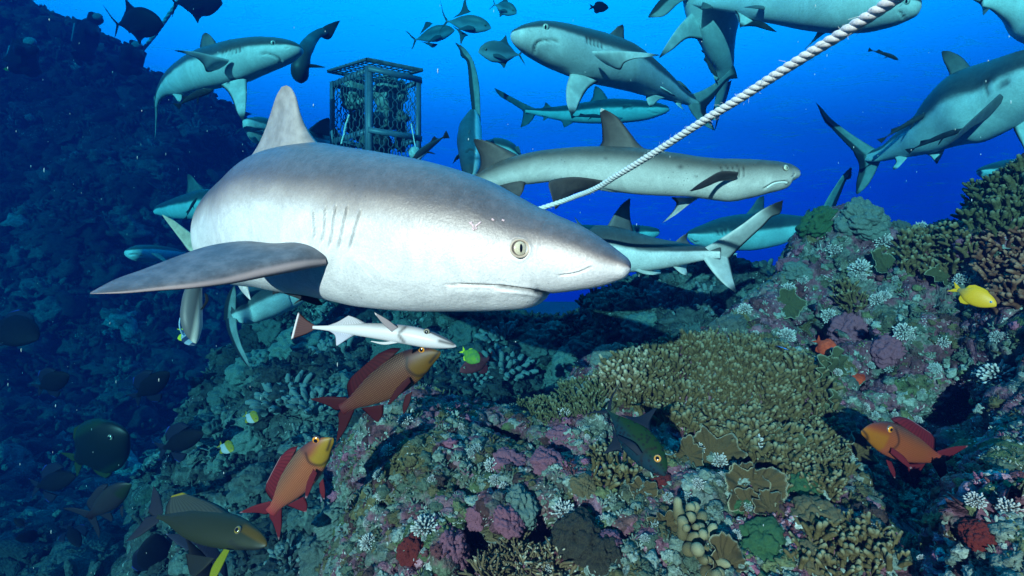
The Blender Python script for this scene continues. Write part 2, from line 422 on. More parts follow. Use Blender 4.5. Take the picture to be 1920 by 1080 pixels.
eye_me = {}
def add_eye(parent, loc, r, mat, nrm=None, name='eye', roll=0.0):
    if mat.name not in eye_me:
        V, Fq = uvsphere(24, 16); eye_me[mat.name] = mesh_from('eye', V, Fq, None, mat)
    o = bpy.data.objects.new(name, eye_me[mat.name]); col.objects.link(o); o.parent = parent
    n = Vector(nrm) if nrm is not None else -Vector(loc).normalized()
    n.normalize()
    z = Vector((0, 0, 1)); z = Matrix.Rotation(roll, 3, n) @ z
    y = -n; x = y.cross(z).normalized(); z = x.cross(y)
    R = Matrix((x, y, z)).transposed().to_4x4()
    R.translation = Vector(loc)-parent.location
    o.matrix_basis = R @ Matrix.Diagonal((r, r*0.6, r, 1))
    return o

def seg_dist(q, line):               # distance of 2-D points to a polyline, and position along it
    best = np.full(len(q), 1e9); par = np.zeros(len(q)); sd = np.zeros(len(q)); n = len(line)-1
    for a in range(n):
        p0 = np.array(line[a], float); p1 = np.array(line[a+1], float); v = p1-p0; L2 = (v*v).sum()
        t = np.clip(((q-p0)@v)/L2, 0, 1); w_ = q-(p0+t[:, None]*v); d = np.hypot(w_[:, 0], w_[:, 1])
        s = np.sign(v[0]*w_[:, 1]-v[1]*w_[:, 0]); m = d < best
        best = np.where(m, d, best); par = np.where(m, (a+t)/n, par); sd = np.where(m, s, sd)
    return best, par, sd

def smooth_line(line, n=24): return catmull(np.array(line, float), np.linspace(0, 1, n))

def build_body(name, st, parent, mat, n=160, seg=56, roll=0.0, creases=(), darks=(), q=None, sq=2.0, pushes=(), smt=0.04):
    """st rows: dorsal x,y, ventral x,y, distance, width ratio. creases: (line, width px, depth m, mark)"""
    st = np.array(st, float)
    A = np.array([P(r[0], r[1], r[4]) for r in st]); B = np.array([P(r[2], r[3], r[4]) for r in st])
    V, Fq, c0, c1, at = loft(A, B, st[:, 5], n, seg, roll, q, sq, smt, st[:, 6] if st.shape[1] > 6 else None)
    mark = np.zeros(len(V))
    qv = px_of(V); vis = at['cam'] > -0.35
    nrm = None
    if creases or pushes:
        Nr = len(V)-2; g = V[:Nr].reshape(-1, seg, 3)
        du = np.roll(g, -1, 1)-np.roll(g, 1, 1); dv = np.gradient(g, axis=0)
        nn = unit(np.cross(du, dv)).reshape(-1, 3); cen = np.repeat(g.mean(1), seg, 0)
        fl = np.sign(((V[:Nr]-cen)*nn).sum(1)); nn = nn*fl[:, None]; nrm = np.vstack([nn, [0, 0, 0], [0, 0, 0]])
    disp = np.zeros(len(V))
    for line, wd, dp, mk in creases:
        d, t, s = seg_dist(qv, smooth_line(line)); taper = np.clip(np.minimum(t, 1-t)*8, 0, 1)
        g_ = np.exp(-(d/wd)**2)*taper*vis
        lip = np.exp(-((d-1.9*wd)/(1.3*wd))**2)*(s > 0)*taper*vis
        disp += -dp*g_+(0.95 if mk < 0.2 else 0.2)*dp*lip; mark = np.maximum(mark, mk*np.exp(-(d/(wd*0.75))**2)*taper*vis)
    for line, wd, amt in pushes:
        d, t, s = seg_dist(qv, smooth_line(line)); disp += amt*np.exp(-(d/wd)**2)*vis
    if nrm is not None: V = V+nrm*disp[:, None]
    for line, wd, mk in darks:
        d, t, s = seg_dist(qv, smooth_line(line)); mark = np.maximum(mark, mk*np.exp(-(d/wd)**2)*vis)
    o = put_loft('body', (V, Fq, c0, c1, at), mat, parent, dict(mark=mark))
    return o, V

# ------------------------------------------------------------------ the near shark
mn = empty("grey_reef_shark", P(700, 440, 0.98), "huge pale grey shark in the foreground with round yellow eye and scarred brow", "shark", "sharks circling over the reef")
st = [(1182, 501, 1182, 506, .700, 1.2, .5), (1180, 493, 1180, 513, .702, 1.2, .5), (1174, 485, 1175, 521, .706, 1.2, .5), (1160, 475, 1163, 527, .712, 1.15, .5), (1130, 454, 1133, 538, .722, 1.1, .5),
      (1077, 423, 1083, 547, .74, 1.0, .5), (1045, 409, 1050, 551, .752, .97, .5), (1033, 404, 1037, 552, .757, .96, .5), (1028, 401, 1030, 564, .76, .873, .46), (1019, 397, 1022, 573, .764, .85, .45), (1000, 390, 1003, 580, .77, .83, .46), (960, 370, 962, 584, .782, .82, .48),
      (900, 340, 903, 586, .80, .80, .5), (800, 308, 802, 586, .83, .76, .5), (700, 288, 702, 578, .875, .76, .5), (640, 279, 645, 566, .91, .78, .5), (590, 272, 600, 556, .95, .80, .5), (530, 283, 545, 548, 1.01, .84, .5),
      (492, 312, 500, 540, 1.10, .86, .5), (456, 350, 462, 536, 1.22, .93, .5), (446, 384, 450, 522, 1.36, .9, .5), (428, 402, 432, 508, 1.55, .85, .5), (405, 415, 406, 488, 1.75, .8, .5), (385, 426, 385, 468, 1.92, .8, .5), (370, 432, 370, 456, 2.02, .7, .5)]
gl = [[(588, 392), (590, 420), (592, 449)], [(611, 385), (610, 420), (606, 456)], [(631, 382), (626, 422), (620, 464)], [(654, 383), (644, 424), (636, 468)], [(678, 392), (667, 428), (656, 469)]]
cr = [(l, 1.5, 0.0046, 0.12) for l in gl]
cr += [([(829, 534), (870, 533.5), (930, 536), (980, 542), (1010, 548), (1034, 553)], 1.6, 0.0045, 0.8),
       ([(925, 537), (980, 543), (1010, 549), (1036, 554)], 3.0, 0.006, 0.75),  # groove, with the shadow over the jaw tip put into its dark colour
       ([(1112, 498), (1101, 504), (1090, 509), (1072, 514), (1046, 517)], 1.8, 0.003, 0.35),
       ([(958, 478), (972, 486), (985, 480), (991, 467), (983, 453), (968, 449), (956, 457)], 1.8, 0.0012, 0.12),
       ([(655, 475), (680, 500), (706, 530)], 1.2, 0.0008, 0.05), ([(668, 475), (700, 497), (722, 520)], 1.0, 0.0006, 0.03)]
pushes = [([(980, 545), (900, 548), (850, 545)], 10, 0.002), ([(973, 467), (974, 467)], 20, 0.003), ([(600, 480), (560, 480)], 28, 0.006)]
qs = np.unique(np.concatenate([np.linspace(0, 0.03, 30), np.linspace(0.03, 0.62, 840), np.linspace(0.62, 1, 90)]))
mb, Vm = build_body("body", st, mn, m_main, n=len(qs), seg=300, roll=[2, 4, 0, 0], creases=cr, q=qs, pushes=pushes, sq=2.1, smt=0.10,
                    darks=[([(1016, 549), (1032, 553)], 2.0, 0.7)])  # more of the jaw-tip shade, in colour only
el = surf(Vm, 973, 467, 4)
lidV, lidF = tube_mesh([np.array(el)+unit(np.array([1, -2.4, 0.15]))*0.003+np.array([math.cos(a)*0.0125, 0.3*math.cos(a)*0.0125, math.sin(a)*0.0120]) for a in np.linspace(0, 2*math.pi, 41)], 0.0018, 8)
put("eyelid", lidV, lidF, G("eyelid_skin", 0.5).done((0.55, 0.45, 0.36)), mn)
add_eye(mn, el+unit(np.array([1, -2.4, 0.1]))*0.0005, 0.0115, eye_mat("large_shark_eye", (0.75, 0.68, 0.50), (0.20, 0.55)), nrm=(0.42, -0.90, 0.0))
# wound behind the eye
ws = []
for a in [[(880, 416), (884, 421), (889, 428)], [(892, 424), (898, 418), (903, 416)], [(881, 419), (885, 417)], [(923, 410), (926, 413)], [(941, 412), (946, 415)], [(891, 428), (895, 431)], [(886, 426), (889, 432)]]:
    pp = np.array([surf(Vm, x+rng.normal()*.8, y+rng.normal()*.8, 3)-unit(P(x, y, 1))*0.0001 for x, y in a]); ws.append(tube_mesh(pp, [0.0005, .0020, .0010, .0018, .0004], 6, n=9))
V_, F_ = join(ws); put("scar", V_, F_, G("scar_tissue", 0.5).done((0.80, 0.58, 0.62)), mn)
fin("dorsal_fin", pts([(604, 282, .95), (590, 268, .95), (574, 243, .955), (562, 212, .96), (555, 182, .965), (546, 165, .97), (537, 160, .972)]),
    pts([(440, 342, 1.18), (461, 306, 1.13), (481, 277, 1.08), (496, 245, 1.05), (507, 213, 1.02), (518, 180, .995), (528, 163, .98)]), m_main_fin, mn, thick=0.10, n=60, m=30)
g = G("pectoral_fin_skin", 0.5, 0.3)
c = g.mix(g.step(g.noise(50, 4, 0.65), 0.3, 0.75), (0.080, 0.083, 0.097), (0.155, 0.158, 0.18))
c = g.mix(g.math('SUBTRACT', 1.0, g.step(g.attr('chordp'), 0.008, 0.04)), c, (0.42, 0.34, 0.35))
g.bump(g.noise(160, 3, 0.7), 0.25, 0.0015)
m_main_pec = g.done(c)
fin("pectoral_fin", pts([(612, 492, .79), (568, 497, .765), (500, 511, .74), (433, 527, .72), (367, 537, .70), (300, 543, .685), (233, 549, .67), (169, 551, .66)]),
    pts([(600, 452, .85), (556, 450, .86), (515, 456, .86), (467, 452, .85), (430, 454, .83), (383, 463, .80), (333, 480, .77), (270, 504, .73), (215, 524, .695), (170, 548, .662)]),
    m_main_pec, mn, thick=0.14, n=60, m=26)
fin("pelvic_fin", pts([(463, 532, 1.38), (466, 545, 1.36), (470, 562, 1.34)]), pts([(443, 530, 1.45), (452, 545, 1.42), (466, 560, 1.36)]), fin_skin("pelvic_near", (0.62, 0.60, 0.60), (0.7, 0.66, 0.64)), mn)
m_tail_near = fin_skin("tail_near", (0.36, 0.34, 0.26), (0.5, 0.48, 0.38), 0.85, 1.0, 0.9)
fin("caudal_fin", pts([(392, 440, 2.0), (363, 438, 2.02), (345, 427, 2.05), (326, 413, 2.08), (304, 402, 2.1)]),
    pts([(372, 478, 2.0), (356, 472, 2.0), (340, 452, 2.04), (316, 420, 2.08), (305, 405, 2.1)]), m_tail_near, mn)
fin("caudal_fin", pts([(395, 450, 2.0), (392, 470, 2.0), (385, 500, 2.0)]), pts([(375, 450, 2.02), (378, 470, 2.02), (384, 500, 2.0)]), m_tail_near, mn)
# ------------------------------------------------------------------ the other sharks
SG = "sharks circling over the reef"
def shark(label, st, depth_mid, fins, eye=None, eye_r=0.012, mat=None, roll=0.0, creases=(), darks=(), gills=None, gw=1.6, name="grey_reef_shark", n=150, seg=64, cat="shark", **kw):
    """st rows x1,y1,x2,y2,d,ratio; fins: (name, lead, trail, d0, d1, material)"""
    s = np.array(st, float); c = s[len(s)//2]
    r = empty(name, P((c[0]+c[2])/2, (c[1]+c[3])/2, c[4]), label, cat, SG if cat == "shark" else kw.pop('group', None))
    cr = list(creases)
    if gills:                        # five slits between two short lines
        (a0, a1), (b0, b1) = gills; a0, a1, b0, b1 = map(np.array, (a0, a1, b0, b1))
        for k in range(5):
            u = k/4; p = a0*(1-u)+b0*u; q_ = a1*(1-u)+b1*u; m_ = (p+q_)/2+np.array([1.0, 0])
            cr.append(([tuple(p), tuple(m_), tuple(q_)], gw*1.25, 0.005*depth_mid/2, 0.8))
    b, V = build_body("body", st, r, mat or m_grey, n=n, seg=seg, roll=roll, creases=cr, darks=darks, **kw)
    for f in fins:
        nm, ld, tr, d0, d1, fm = f[:6]; o = f[6] if len(f) > 6 else {}
        fin(nm, pts(ld, d0, d1), pts(tr, d0+o.get('dt', 0.05), d1+0.01), fm, r, thick=o.get('t', 0.09), n=o.get('n', 26))
    if eye:
        e = surf(V, *eye, 6); add_eye(r, e, eye_r, m_eye_small)
    return r, V

# upper left, turning, white belly to the camera
shark("teal shark rolling its pale belly up, blacktipped pectoral fins spread, left of the cage",
 [(567, 90, 567, 94, 3.0, 1.1), (566, 87, 566, 98, 3.0, 1.1), (557, 82, 561, 104, 3.0, 1.1), (536, 76, 545, 115, 3.02, 1.1), (504, 73, 520, 126, 3.05, 1.05), (465, 75, 490, 138, 3.1, 1.0), (429, 81, 458, 151, 3.15, .95),
  (408, 86, 429, 158, 3.2, .9), (376, 96, 391, 166, 3.3, .9), (344, 114, 361, 173, 3.42, .85), (318, 134, 338, 176, 3.55, .8), (302, 155, 316, 178, 3.7, .75), (292, 180, 301, 188, 3.85, .7), (289, 198, 296, 201, 3.95, .6)], 3,
 [("dorsal_fin", [(410, 88), (401, 74), (393, 65), (386, 61)], [(373, 98), (376, 80), (379, 67), (383, 62)], 3.3, 3.3, m_dorfin),
  ("pectoral_fin", [(430, 112), (402, 105), (372, 98), (346, 95), (327, 94)], [(410, 130), (388, 135), (381, 121), (368, 109), (348, 101), (328, 95.5)], 3.0, 2.8, m_greyfin),
  ("pectoral_fin", [(463, 149), (463, 170), (462, 192), (460, 212), (456, 226)], [(412, 160), (426, 171), (437, 190), (443, 208), (454, 226)], 3.1, 3.0, m_greyfin),
  ("pelvic_fin", [(342, 175), (341, 185), (336, 193)], [(322, 177), (328, 183), (334, 192)], 3.5, 3.5, m_greyfin),
  ("caudal_fin", [(296, 196), (295, 215), (293, 235), (291, 262)], [(289, 200), (290, 215), (290.5, 235), (290, 262)], 3.95, 4.2, m_caud),
  ("caudal_fin", [(290, 195), (289, 190), (288, 180)], [(300, 196), (304, 186), (308, 178)], 3.95, 4.0, m_caud)],
 eye=(511.7, 80), eye_r=.016, roll=8, gills=(((415, 95), (420, 107)), ((446, 86), (450, 98))), gw=1.5,
 creases=[([(484, 101), (500, 101), (514, 105), (525, 112), (528, 122)], 1.7, 0.012, 0.6), ([(534, 92), (541, 88)], 1.2, 0.004, 0.4)])

# upper centre
shark("teal shark blunt white snout pointing left under the surface",
 [(957.5, 62, 957.5, 68, 2.5, 1.15), (959, 58, 960, 73, 2.5, 1.15), (965, 53, 972, 83, 2.5, 1.15), (983, 46.5, 992, 97, 2.52, 1.15), (1012, 43, 1020, 113, 2.56, 1.1), (1043, 46, 1045, 127, 2.6, 1.05), (1084, 54, 1075, 141, 2.66, 1.0), (1132, 66, 1120, 155, 2.74, .95),
  (1170, 79, 1155, 163, 2.82, .95), (1199, 95, 1180, 169, 2.9, .9), (1227, 116, 1208, 177, 3.0, .85), (1251, 137, 1238, 184, 3.1, .8), (1275, 160, 1265, 190, 3.2, .75), (1297, 177, 1288, 196, 3.3, .65), (1318, 190, 1314, 200, 3.36, .5)], 2.6,
 [("dorsal_fin", [(1138, 69), (1150, 57), (1159, 49), (1167, 46)], [(1172, 83), (1170, 66), (1170, 54), (1168.5, 47)], 2.85, 2.85, m_dorfin),
  ("dorsal_fin", [(1262, 151), (1270, 151), (1277, 156), (1288, 166)], [(1302, 178), (1298, 176), (1294, 172), (1290, 168)], 3.25, 3.25, m_dorfin),
  ("pectoral_fin", [(1110, 96), (1150, 95), (1190, 97), (1220, 100), (1237, 103)], [(1138, 122), (1163, 131), (1170, 119), (1187, 111), (1210, 108), (1236, 104)], 2.5, 2.3, m_greyfin),
  ("pectoral_fin", [(1069, 138), (1062, 164), (1062, 190), (1066, 205), (1071, 218)], [(1122, 153), (1103, 166), (1089, 188), (1081, 206), (1073, 217)], 2.65, 2.5, m_greyfin),
  ("pelvic_fin", [(1210, 176), (1213, 190), (1219, 201)], [(1249, 184), (1236, 187), (1222, 200)], 3.0, 3.0, m_greyfin),
  ("pelvic_fin", [(1238, 162), (1252, 170), (1267, 180)], [(1247, 174), (1256, 178), (1266, 181)], 2.9, 2.85, m_greyfin),
  ("anal_fin", [(1262, 189), (1272, 199), (1285, 208)], [(1279, 191), (1278, 199), (1284, 207)], 3.2, 3.2, m_greyfin),
  ("caudal_fin", [(1292, 178), (1318, 169), (1340, 156), (1360, 139), (1375, 122)], [(1322, 204), (1338, 184), (1352, 165), (1366, 150), (1383, 147)], 3.3, 3.45, m_caud),
  ("caudal_fin", [(1288, 195), (1299, 215), (1315, 232), (1339, 245)], [(1326, 192), (1324, 210), (1331, 222), (1340, 243)], 3.3, 3.4, m_caud)],
 eye=(1024, 51), eye_r=.017, roll=8, gills=(((1100, 68), (1101, 83)), ((1130, 77), (1127, 92))), gw=1.8,
 creases=[([(1052, 79), (1040, 76), (1025, 75), (1010, 78), (1002, 88), (1003, 102)], 2.0, 0.012, 0.6), ([(991, 54), (995, 59), (1002, 60)], 1.3, 0.004, 0.4)])

# hazy one under it
shark("hazy blue shark swimming right beneath the blunt snouted one, side on",
 [(1255, 204, 1255, 208, 5.2, 1.0), (1250, 199, 1252, 211, 5.2, 1.0), (1239, 195, 1240, 216, 5.2, .95), (1215, 190, 1215, 224, 5.25, .9), (1180, 187, 1180, 229, 5.3, .85), (1141, 186, 1141, 231, 5.35, .8), (1105, 191, 1106, 231, 5.4, .8),
  (1060, 198, 1060, 227, 5.5, .8), (1033, 201, 1033, 222, 5.55, .75), (1003, 203, 1003, 215, 5.6, .7), (985, 203, 985, 211, 5.6, .5)], 5.3,
 [("dorsal_fin", [(1141, 187), (1133, 174), (1124, 165), (1117, 161)], [(1104, 193), (1112, 180), (1113, 170), (1115.5, 162)], 5.35, 5.35, m_dorfin),
  ("dorsal_fin", [(1035, 202), (1029, 196), (1023, 191.5)], [(1017, 203), (1021, 198), (1022, 192)], 5.5, 5.5, m_dorfin),
  ("pelvic_fin", [(1075, 230), (1066, 235), (1058, 239)], [(1048, 224), (1054, 230), (1057, 238)], 5.4, 5.4, m_dorfin),
  ("anal_fin", [(1029, 220), (1022, 225), (1017, 226)], [(1015, 216), (1019, 221), (1017, 225)], 5.5, 5.5, m_dorfin),
  ("pectoral_fin", [(1168, 222), (1150, 232), (1128, 238)], [(1150, 220), (1140, 228), (1128, 237)], 5.2, 5.0, m_dorfin),
  ("caudal_fin", [(1003, 203), (985, 195), (960, 182), (940, 171), (927, 165)], [(990, 215), (975, 204), (955, 191), (938, 181), (929, 169)], 5.6, 5.7, m_dorfin),
  ("caudal_fin", [(1005, 213), (998, 225), (990, 233), (977, 239)], [(981, 202), (981, 212), (979, 226), (976, 238)], 5.6, 5.65, m_dorfin)],
 gills=(((1168, 197), (1170, 206)), ((1181, 196), (1184, 205))), gw=1.1, n=110, creases=[([(1214, 207), (1226, 212), (1233, 213)], 1.2, 0.01, 0.5)])

# right, cut by the frame
shark("teal shark at the right edge with two dark remoras on its flank",
 [(2090, 120, 2085, 130, 2.45, 1.0), (2070, 100, 2065, 140, 2.45, 1.0), (2020, 92, 2010, 165, 2.47, 1.0), (1965, 90, 1960, 190, 2.5, 1.0), (1925, 94, 1918, 212, 2.55, .95), (1885, 104, 1893, 234, 2.62, .9), (1855, 115, 1855, 256, 2.7, .88), (1821, 128, 1814, 272, 2.78, .85),
  (1781, 162, 1775, 281, 2.88, .82), (1746, 202, 1737, 289, 2.98, .8), (1719, 226, 1706, 294, 3.08, .78), (1690, 250, 1678, 298, 3.18, .75), (1662, 271, 1652, 302, 3.28, .7), (1642, 280, 1630, 303, 3.35, .5), (1628, 285, 1618, 300, 3.4, .35)], 2.8,
 [("dorsal_fin", [(1824, 130), (1803, 107), (1781, 96), (1768, 95)], [(1779, 172), (1780, 140), (1769, 114), (1765, 98)], 2.85, 2.85, m_dorfin, dict(n=36)),
  ("pectoral_fin", [(1874, 176), (1838, 209), (1806, 239), (1780, 269)], [(1882, 188), (1851, 223), (1822, 240), (1794, 262), (1782, 270)], 2.5, 2.3, m_dorfin),
  ("pectoral_fin", [(1950, 200), (1955, 240), (1948, 275), (1936, 305)], [(1895, 228), (1904, 250), (1914, 268), (1932, 303)], 2.6, 2.6, m_greyfin),
  ("pelvic_fin", [(1772, 278), (1766, 292), (1757, 308)], [(1733, 287), (1745, 294), (1755, 306)], 2.95, 2.95, m_greyfin),
  ("anal_fin", [(1706, 290), (1694, 304), (1682, 316), (1675, 318)], [(1676, 295), (1680, 304), (1675, 312), (1674, 317)], 3.1, 3.1, m_greyfin),
  ("caudal_fin", [(1645, 281), (1618, 265), (1589, 246), (1559, 223), (1543, 205), (1530, 192)], [(1614, 303), (1597, 281), (1576, 259), (1558, 240), (1546, 228), (1532, 196)], 3.35, 3.5, m_caud, dict(n=36)),
  ("caudal_fin", [(1652, 300), (1640, 326), (1625, 350), (1607, 365)], [(1600, 285), (1611, 312), (1606, 340), (1605, 362)], 3.35, 3.45, m_caud, dict(n=36))],
 roll=0, gills=(((1840, 152), (1856, 182)), ((1876, 134), (1890, 160))), gw=1.8)

# along the top edge
shark("teal shark along the top edge behind the rope, upper half out of frame",
 [(1727, 12, 1727, 18, 2.4, 1.1), (1724, 4, 1724, 27, 2.4, 1.1), (1706, -6, 1703, 38, 2.42, 1.1), (1680, -18, 1680, 48, 2.45, 1.05), (1645, -30, 1648, 56, 2.5, 1.0), (1595, -42, 1597, 58, 2.55, .95), (1537, -50, 1537, 53, 2.65, .9), (1485, -45, 1485, 45, 2.75, .85),
  (1432, -30, 1432, 36, 2.85, .8), (1390, -18, 1385, 24, 2.95, .75), (1345, -10, 1342, 16, 3.05, .7), (1305, -8, 1303, 10, 3.15, .5), (1285, -8, 1284, 6, 3.2, .35)], 2.6,
 [ ("pectoral_fin", [(1572, 52), (1548, 62), (1526, 78), (1508, 93)], [(1537, 50), (1530, 65), (1522, 77), (1509, 91)], 2.7, 2.75, m_dorfin),
  ("pelvic_fin", [(1430, 34), (1408, 42), (1388, 52)], [(1374, 14), (1384, 30), (1387, 50)], 2.9, 2.9, m_greyfin),
  ("pelvic_fin", [(1434, 18), (1415, 16), (1395, 14)], [(1430, 10), (1415, 10), (1396, 13)], 2.75, 2.7, m_dorfin),
  ("anal_fin", [(1345, 10), (1330, 16), (1314, 17)], [(1318, 2), (1316, 8), (1313, 16)], 3.05, 3.05, m_dorfin),
  ("dorsal_fin", [(1540, -45), (1515, -70), (1490, -90)], [(1480, -42), (1482, -65), (1488, -88)], 2.7, 2.7, m_dorfin),
  ("caudal_fin", [(1302, -5), (1275, 5), (1245, 30), (1217, 33)], [(1268, -15), (1240, -2), (1225, 15), (1215, 32)], 3.15, 3.2, m_caud),
  ("caudal_fin", [(1305, -5), (1260, -30), (1210, -60)], [(1270, -5), (1240, -25), (1208, -58)], 3.15, 3.3, m_caud)],
 eye=(1700, 3), eye_r=.015, roll=8, creases=[([(1684, 20), (1692, 27), (1695, 38)], 1.8, 0.01, 0.6)])

# seen from below, tail hanging down
shark("teal shark diving head up off frame, belly and broad pectoral behind the rope",
 [(1280, -120, 1420, -120, 3.1, .8), (1278, -60, 1410, -60, 3.15, .8), (1282, -10, 1398, -10, 3.2, .8), (1292, 25, 1390, 30, 3.25, .8), (1312, 70, 1380, 65, 3.32, .8), (1326, 98, 1376, 98, 3.4, .8), (1341, 130, 1374, 125, 3.5, .8), (1342, 155, 1365, 155, 3.6, .7),
  (1342, 180, 1357, 182, 3.7, .6), (1338, 205, 1350, 205, 3.8, .5), (1337, 225, 1345, 225, 3.85, .4)], 3.3,
 [("pectoral_fin", [(1296, 24), (1272, 50), (1250, 82), (1235, 109)], [(1318, 76), (1290, 72), (1262, 92), (1238, 108)], 3.2, 3.0, m_greyfin, dict(n=36)),
  ("pectoral_fin", [(1395, 22), (1424, 36), (1442, 48), (1457, 60)], [(1390, 50), (1415, 50), (1440, 57), (1455, 60)], 3.3, 3.5, m_dorfin),
  ("pelvic_fin", [(1342, 125), (1338, 140), (1341, 153)], [(1352, 135), (1348, 145), (1342, 154)], 3.5, 3.5, m_greyfin),
  ("caudal_fin", [(1347, 170), (1352, 190), (1345, 218), (1340, 243)], [(1372, 150), (1364, 180), (1352, 210), (1341, 244)], 3.8, 3.95, m_caud)], roll=95)

# facing away, tall tail
shark("shark turned tail on between cage and whitetip, tall tail fin upright",
 [(879, 210, 893, 210, 3.9, .9), (870, 224, 900, 224, 3.85, .9), (860, 242, 903, 242, 3.75, .9), (857, 262, 904, 262, 3.6, .9), (859, 282, 905, 282, 3.45, .9), (862, 300, 903, 300, 3.3, .9), (866, 318, 899, 318, 3.2, .9), (874, 330, 892, 330, 3.15, .9)], 3.5,
 [("caudal_fin", [(903, 262), (901, 215), (899, 165), (894, 135), (885, 109), (871, 90), (854, 80)], [(893, 262), (886, 215), (880, 163), (875, 116), (864, 105), (862, 95), (854.5, 82)], 3.9, 4.1, m_caud, dict(n=50, dt=0.03)),
  ("pectoral_fin", [(864, 285), (855, 293), (849, 306)], [(866, 296), (858, 299), (850, 306)], 3.4, 3.3, m_dorfin),
  ("pelvic_fin", [(880, 243), (877, 255), (882, 265)], [(886, 262), (885, 266), (883, 268)], 3.5, 3.45, m_dorfin)], roll=-30,
 darks=[([(881, 296), (898, 297)], 4, 0.7)], creases=[([(872, 288), (882, 280), (894, 288)], 1.5, 0.012, 0.3)])
shark("round teal back showing just above the brown second dorsal of the whitetip",
 [(903, 268, 903, 272, 4.0, .9), (908, 262, 908, 282, 4.0, .9), (922, 258, 922, 300, 4.0, .9), (940, 260, 938, 305, 4.0, .9), (957, 267, 952, 305, 4.0, .9), (968, 278, 962, 304, 4.0, .9), (978, 292, 974, 300, 4.0, .9)], 4.0,
 [("pectoral_fin", [(966, 276), (972, 274), (977, 288)], [(960, 280), (968, 284), (976, 290)], 3.95, 3.9, m_dorfin)], roll=10)

# with its tail to the right, crossing behind the snout
shark("teal shark behind the big snout, forked tail lifted over the coral",
 [(x1, y1, x2, y2, d_*.82, r_) for x1, y1, x2, y2, d_, r_ in [(905, 445, 905, 455, 2.75, .9), (920, 428, 920, 480, 2.72, .9), (970, 420, 970, 505, 2.65, .85), (1040, 419, 1040, 520, 2.55, .85), (1077, 421, 1080, 521, 2.5, .85), (1140, 423, 1140, 515, 2.42, .82), (1187, 435, 1187, 511, 2.35, .8), (1233, 447, 1233, 506, 2.27, .78), (1267, 453, 1265, 500, 2.2, .76),
  (1300, 459, 1297, 493, 2.12, .72), (1330, 462, 1325, 487, 2.06, .6), (1352, 464, 1350, 484, 2.03, .35)]], 2.3,
 [("dorsal_fin", [(1138, 425), (1153, 400), (1166, 383), (1180, 372)], [(1190, 440), (1183, 415), (1181, 393), (1182, 373)], 1.968, 1.968, m_dorfin, dict(n=36)),
  ("dorsal_fin", [(1265, 454), (1278, 443), (1289, 437)], [(1297, 460), (1288, 449), (1290, 438)], 1.804, 1.804, m_dorfin),
  ("anal_fin", [(1262, 500), (1276, 512), (1291, 518)], [(1296, 490), (1288, 502), (1290, 516)], 1.804, 1.804, m_greyfin),
  ("pelvic_fin", [(1190, 507), (1210, 514), (1238, 515)], [(1240, 500), (1240, 508), (1240, 515)], 1.886, 1.886, m_greyfin),
  ("pectoral_fin", [(1085, 424), (1081, 415), (1077, 407)], [(1095, 424), (1087, 417), (1078, 407)], 2.091, 2.132, m_dorfin),
  ("caudal_fin", [(1322, 464), (1350, 448), (1390, 422), (1425, 396), (1450, 382), (1469, 375)], [(1364, 490), (1382, 470), (1408, 445), (1432, 423), (1448, 406), (1463, 400), (1468, 378)], 1.673, 1.574, m_greyfin, dict(n=44)),
  ("caudal_fin", [(1318, 485), (1338, 512), (1358, 533), (1379, 548)], [(1366, 474), (1371, 500), (1376, 525), (1380, 545)], 1.673, 1.624, m_greyfin, dict(n=36))], roll=8)
shark("hazy shark heading left behind the lifted forked tail, tail rising beside a bommie",
 [(1287, 437, 1287, 441, 3.9, 1.0), (1292, 431, 1293, 449, 3.9, 1.0), (1320, 421, 1315, 463, 3.9, 1.0), (1367, 407, 1355, 470, 3.9, .9), (1400, 401, 1400, 470, 3.9, .85), (1450, 400, 1450, 462, 3.9, .8), (1500, 404, 1500, 445, 3.85, .75), (1540, 408, 1540, 430, 3.8, .7), (1560, 412, 1560, 424, 3.8, .4)], 3.9,
 [("dorsal_fin", [(1398, 402), (1412, 385), (1421, 372), (1431, 367)], [(1440, 402), (1433, 390), (1433, 378), (1433, 368)], 3.9, 3.9, m_dorfin),
  ("dorsal_fin", [(1508, 406), (1512, 396), (1518, 391)], [(1524, 408), (1519, 402), (1519, 392)], 3.85, 3.85, m_dorfin),
  ("caudal_fin", [(1533, 412), (1548, 378), (1565, 350), (1582, 326), (1596, 313)], [(1556, 424), (1565, 392), (1577, 362), (1587, 338), (1595, 334), (1597, 315)], 3.8, 3.7, m_caud, dict(n=36)),
  ("caudal_fin", [(1545, 425), (1550, 440), (1556, 452)], [(1560, 420), (1558, 435), (1557, 451)], 3.8, 3.8, m_caud)],
 gills=(((1344, 430), (1345, 443)), ((1362, 428), (1364, 440))), gw=1.4, creases=[([(1295, 448), (1302, 455), (1310, 452)], 1.4, 0.012, 0.5)], n=110)
shark("small hazy shark snout poking out behind a dorsal fin over the centre gap",
 [(1237, 434, 1236, 438, 4.6, 1.0), (1234, 429, 1233, 442, 4.6, 1.0), (1220, 425, 1220, 447, 4.6, 1.0), (1195, 422, 1195, 450, 4.65, .9), (1160, 420, 1160, 455, 4.8, .9), (1120, 424, 1120, 455, 5.0, .8), (1080, 432, 1080, 446, 5.2, .5)], 4.7,
 [("dorsal_fin", [(1185, 424), (1182, 410), (1181, 402)], [(1160, 424), (1170, 412), (1179, 403)], 4.7, 4.7, m_dorfin)], n=80)
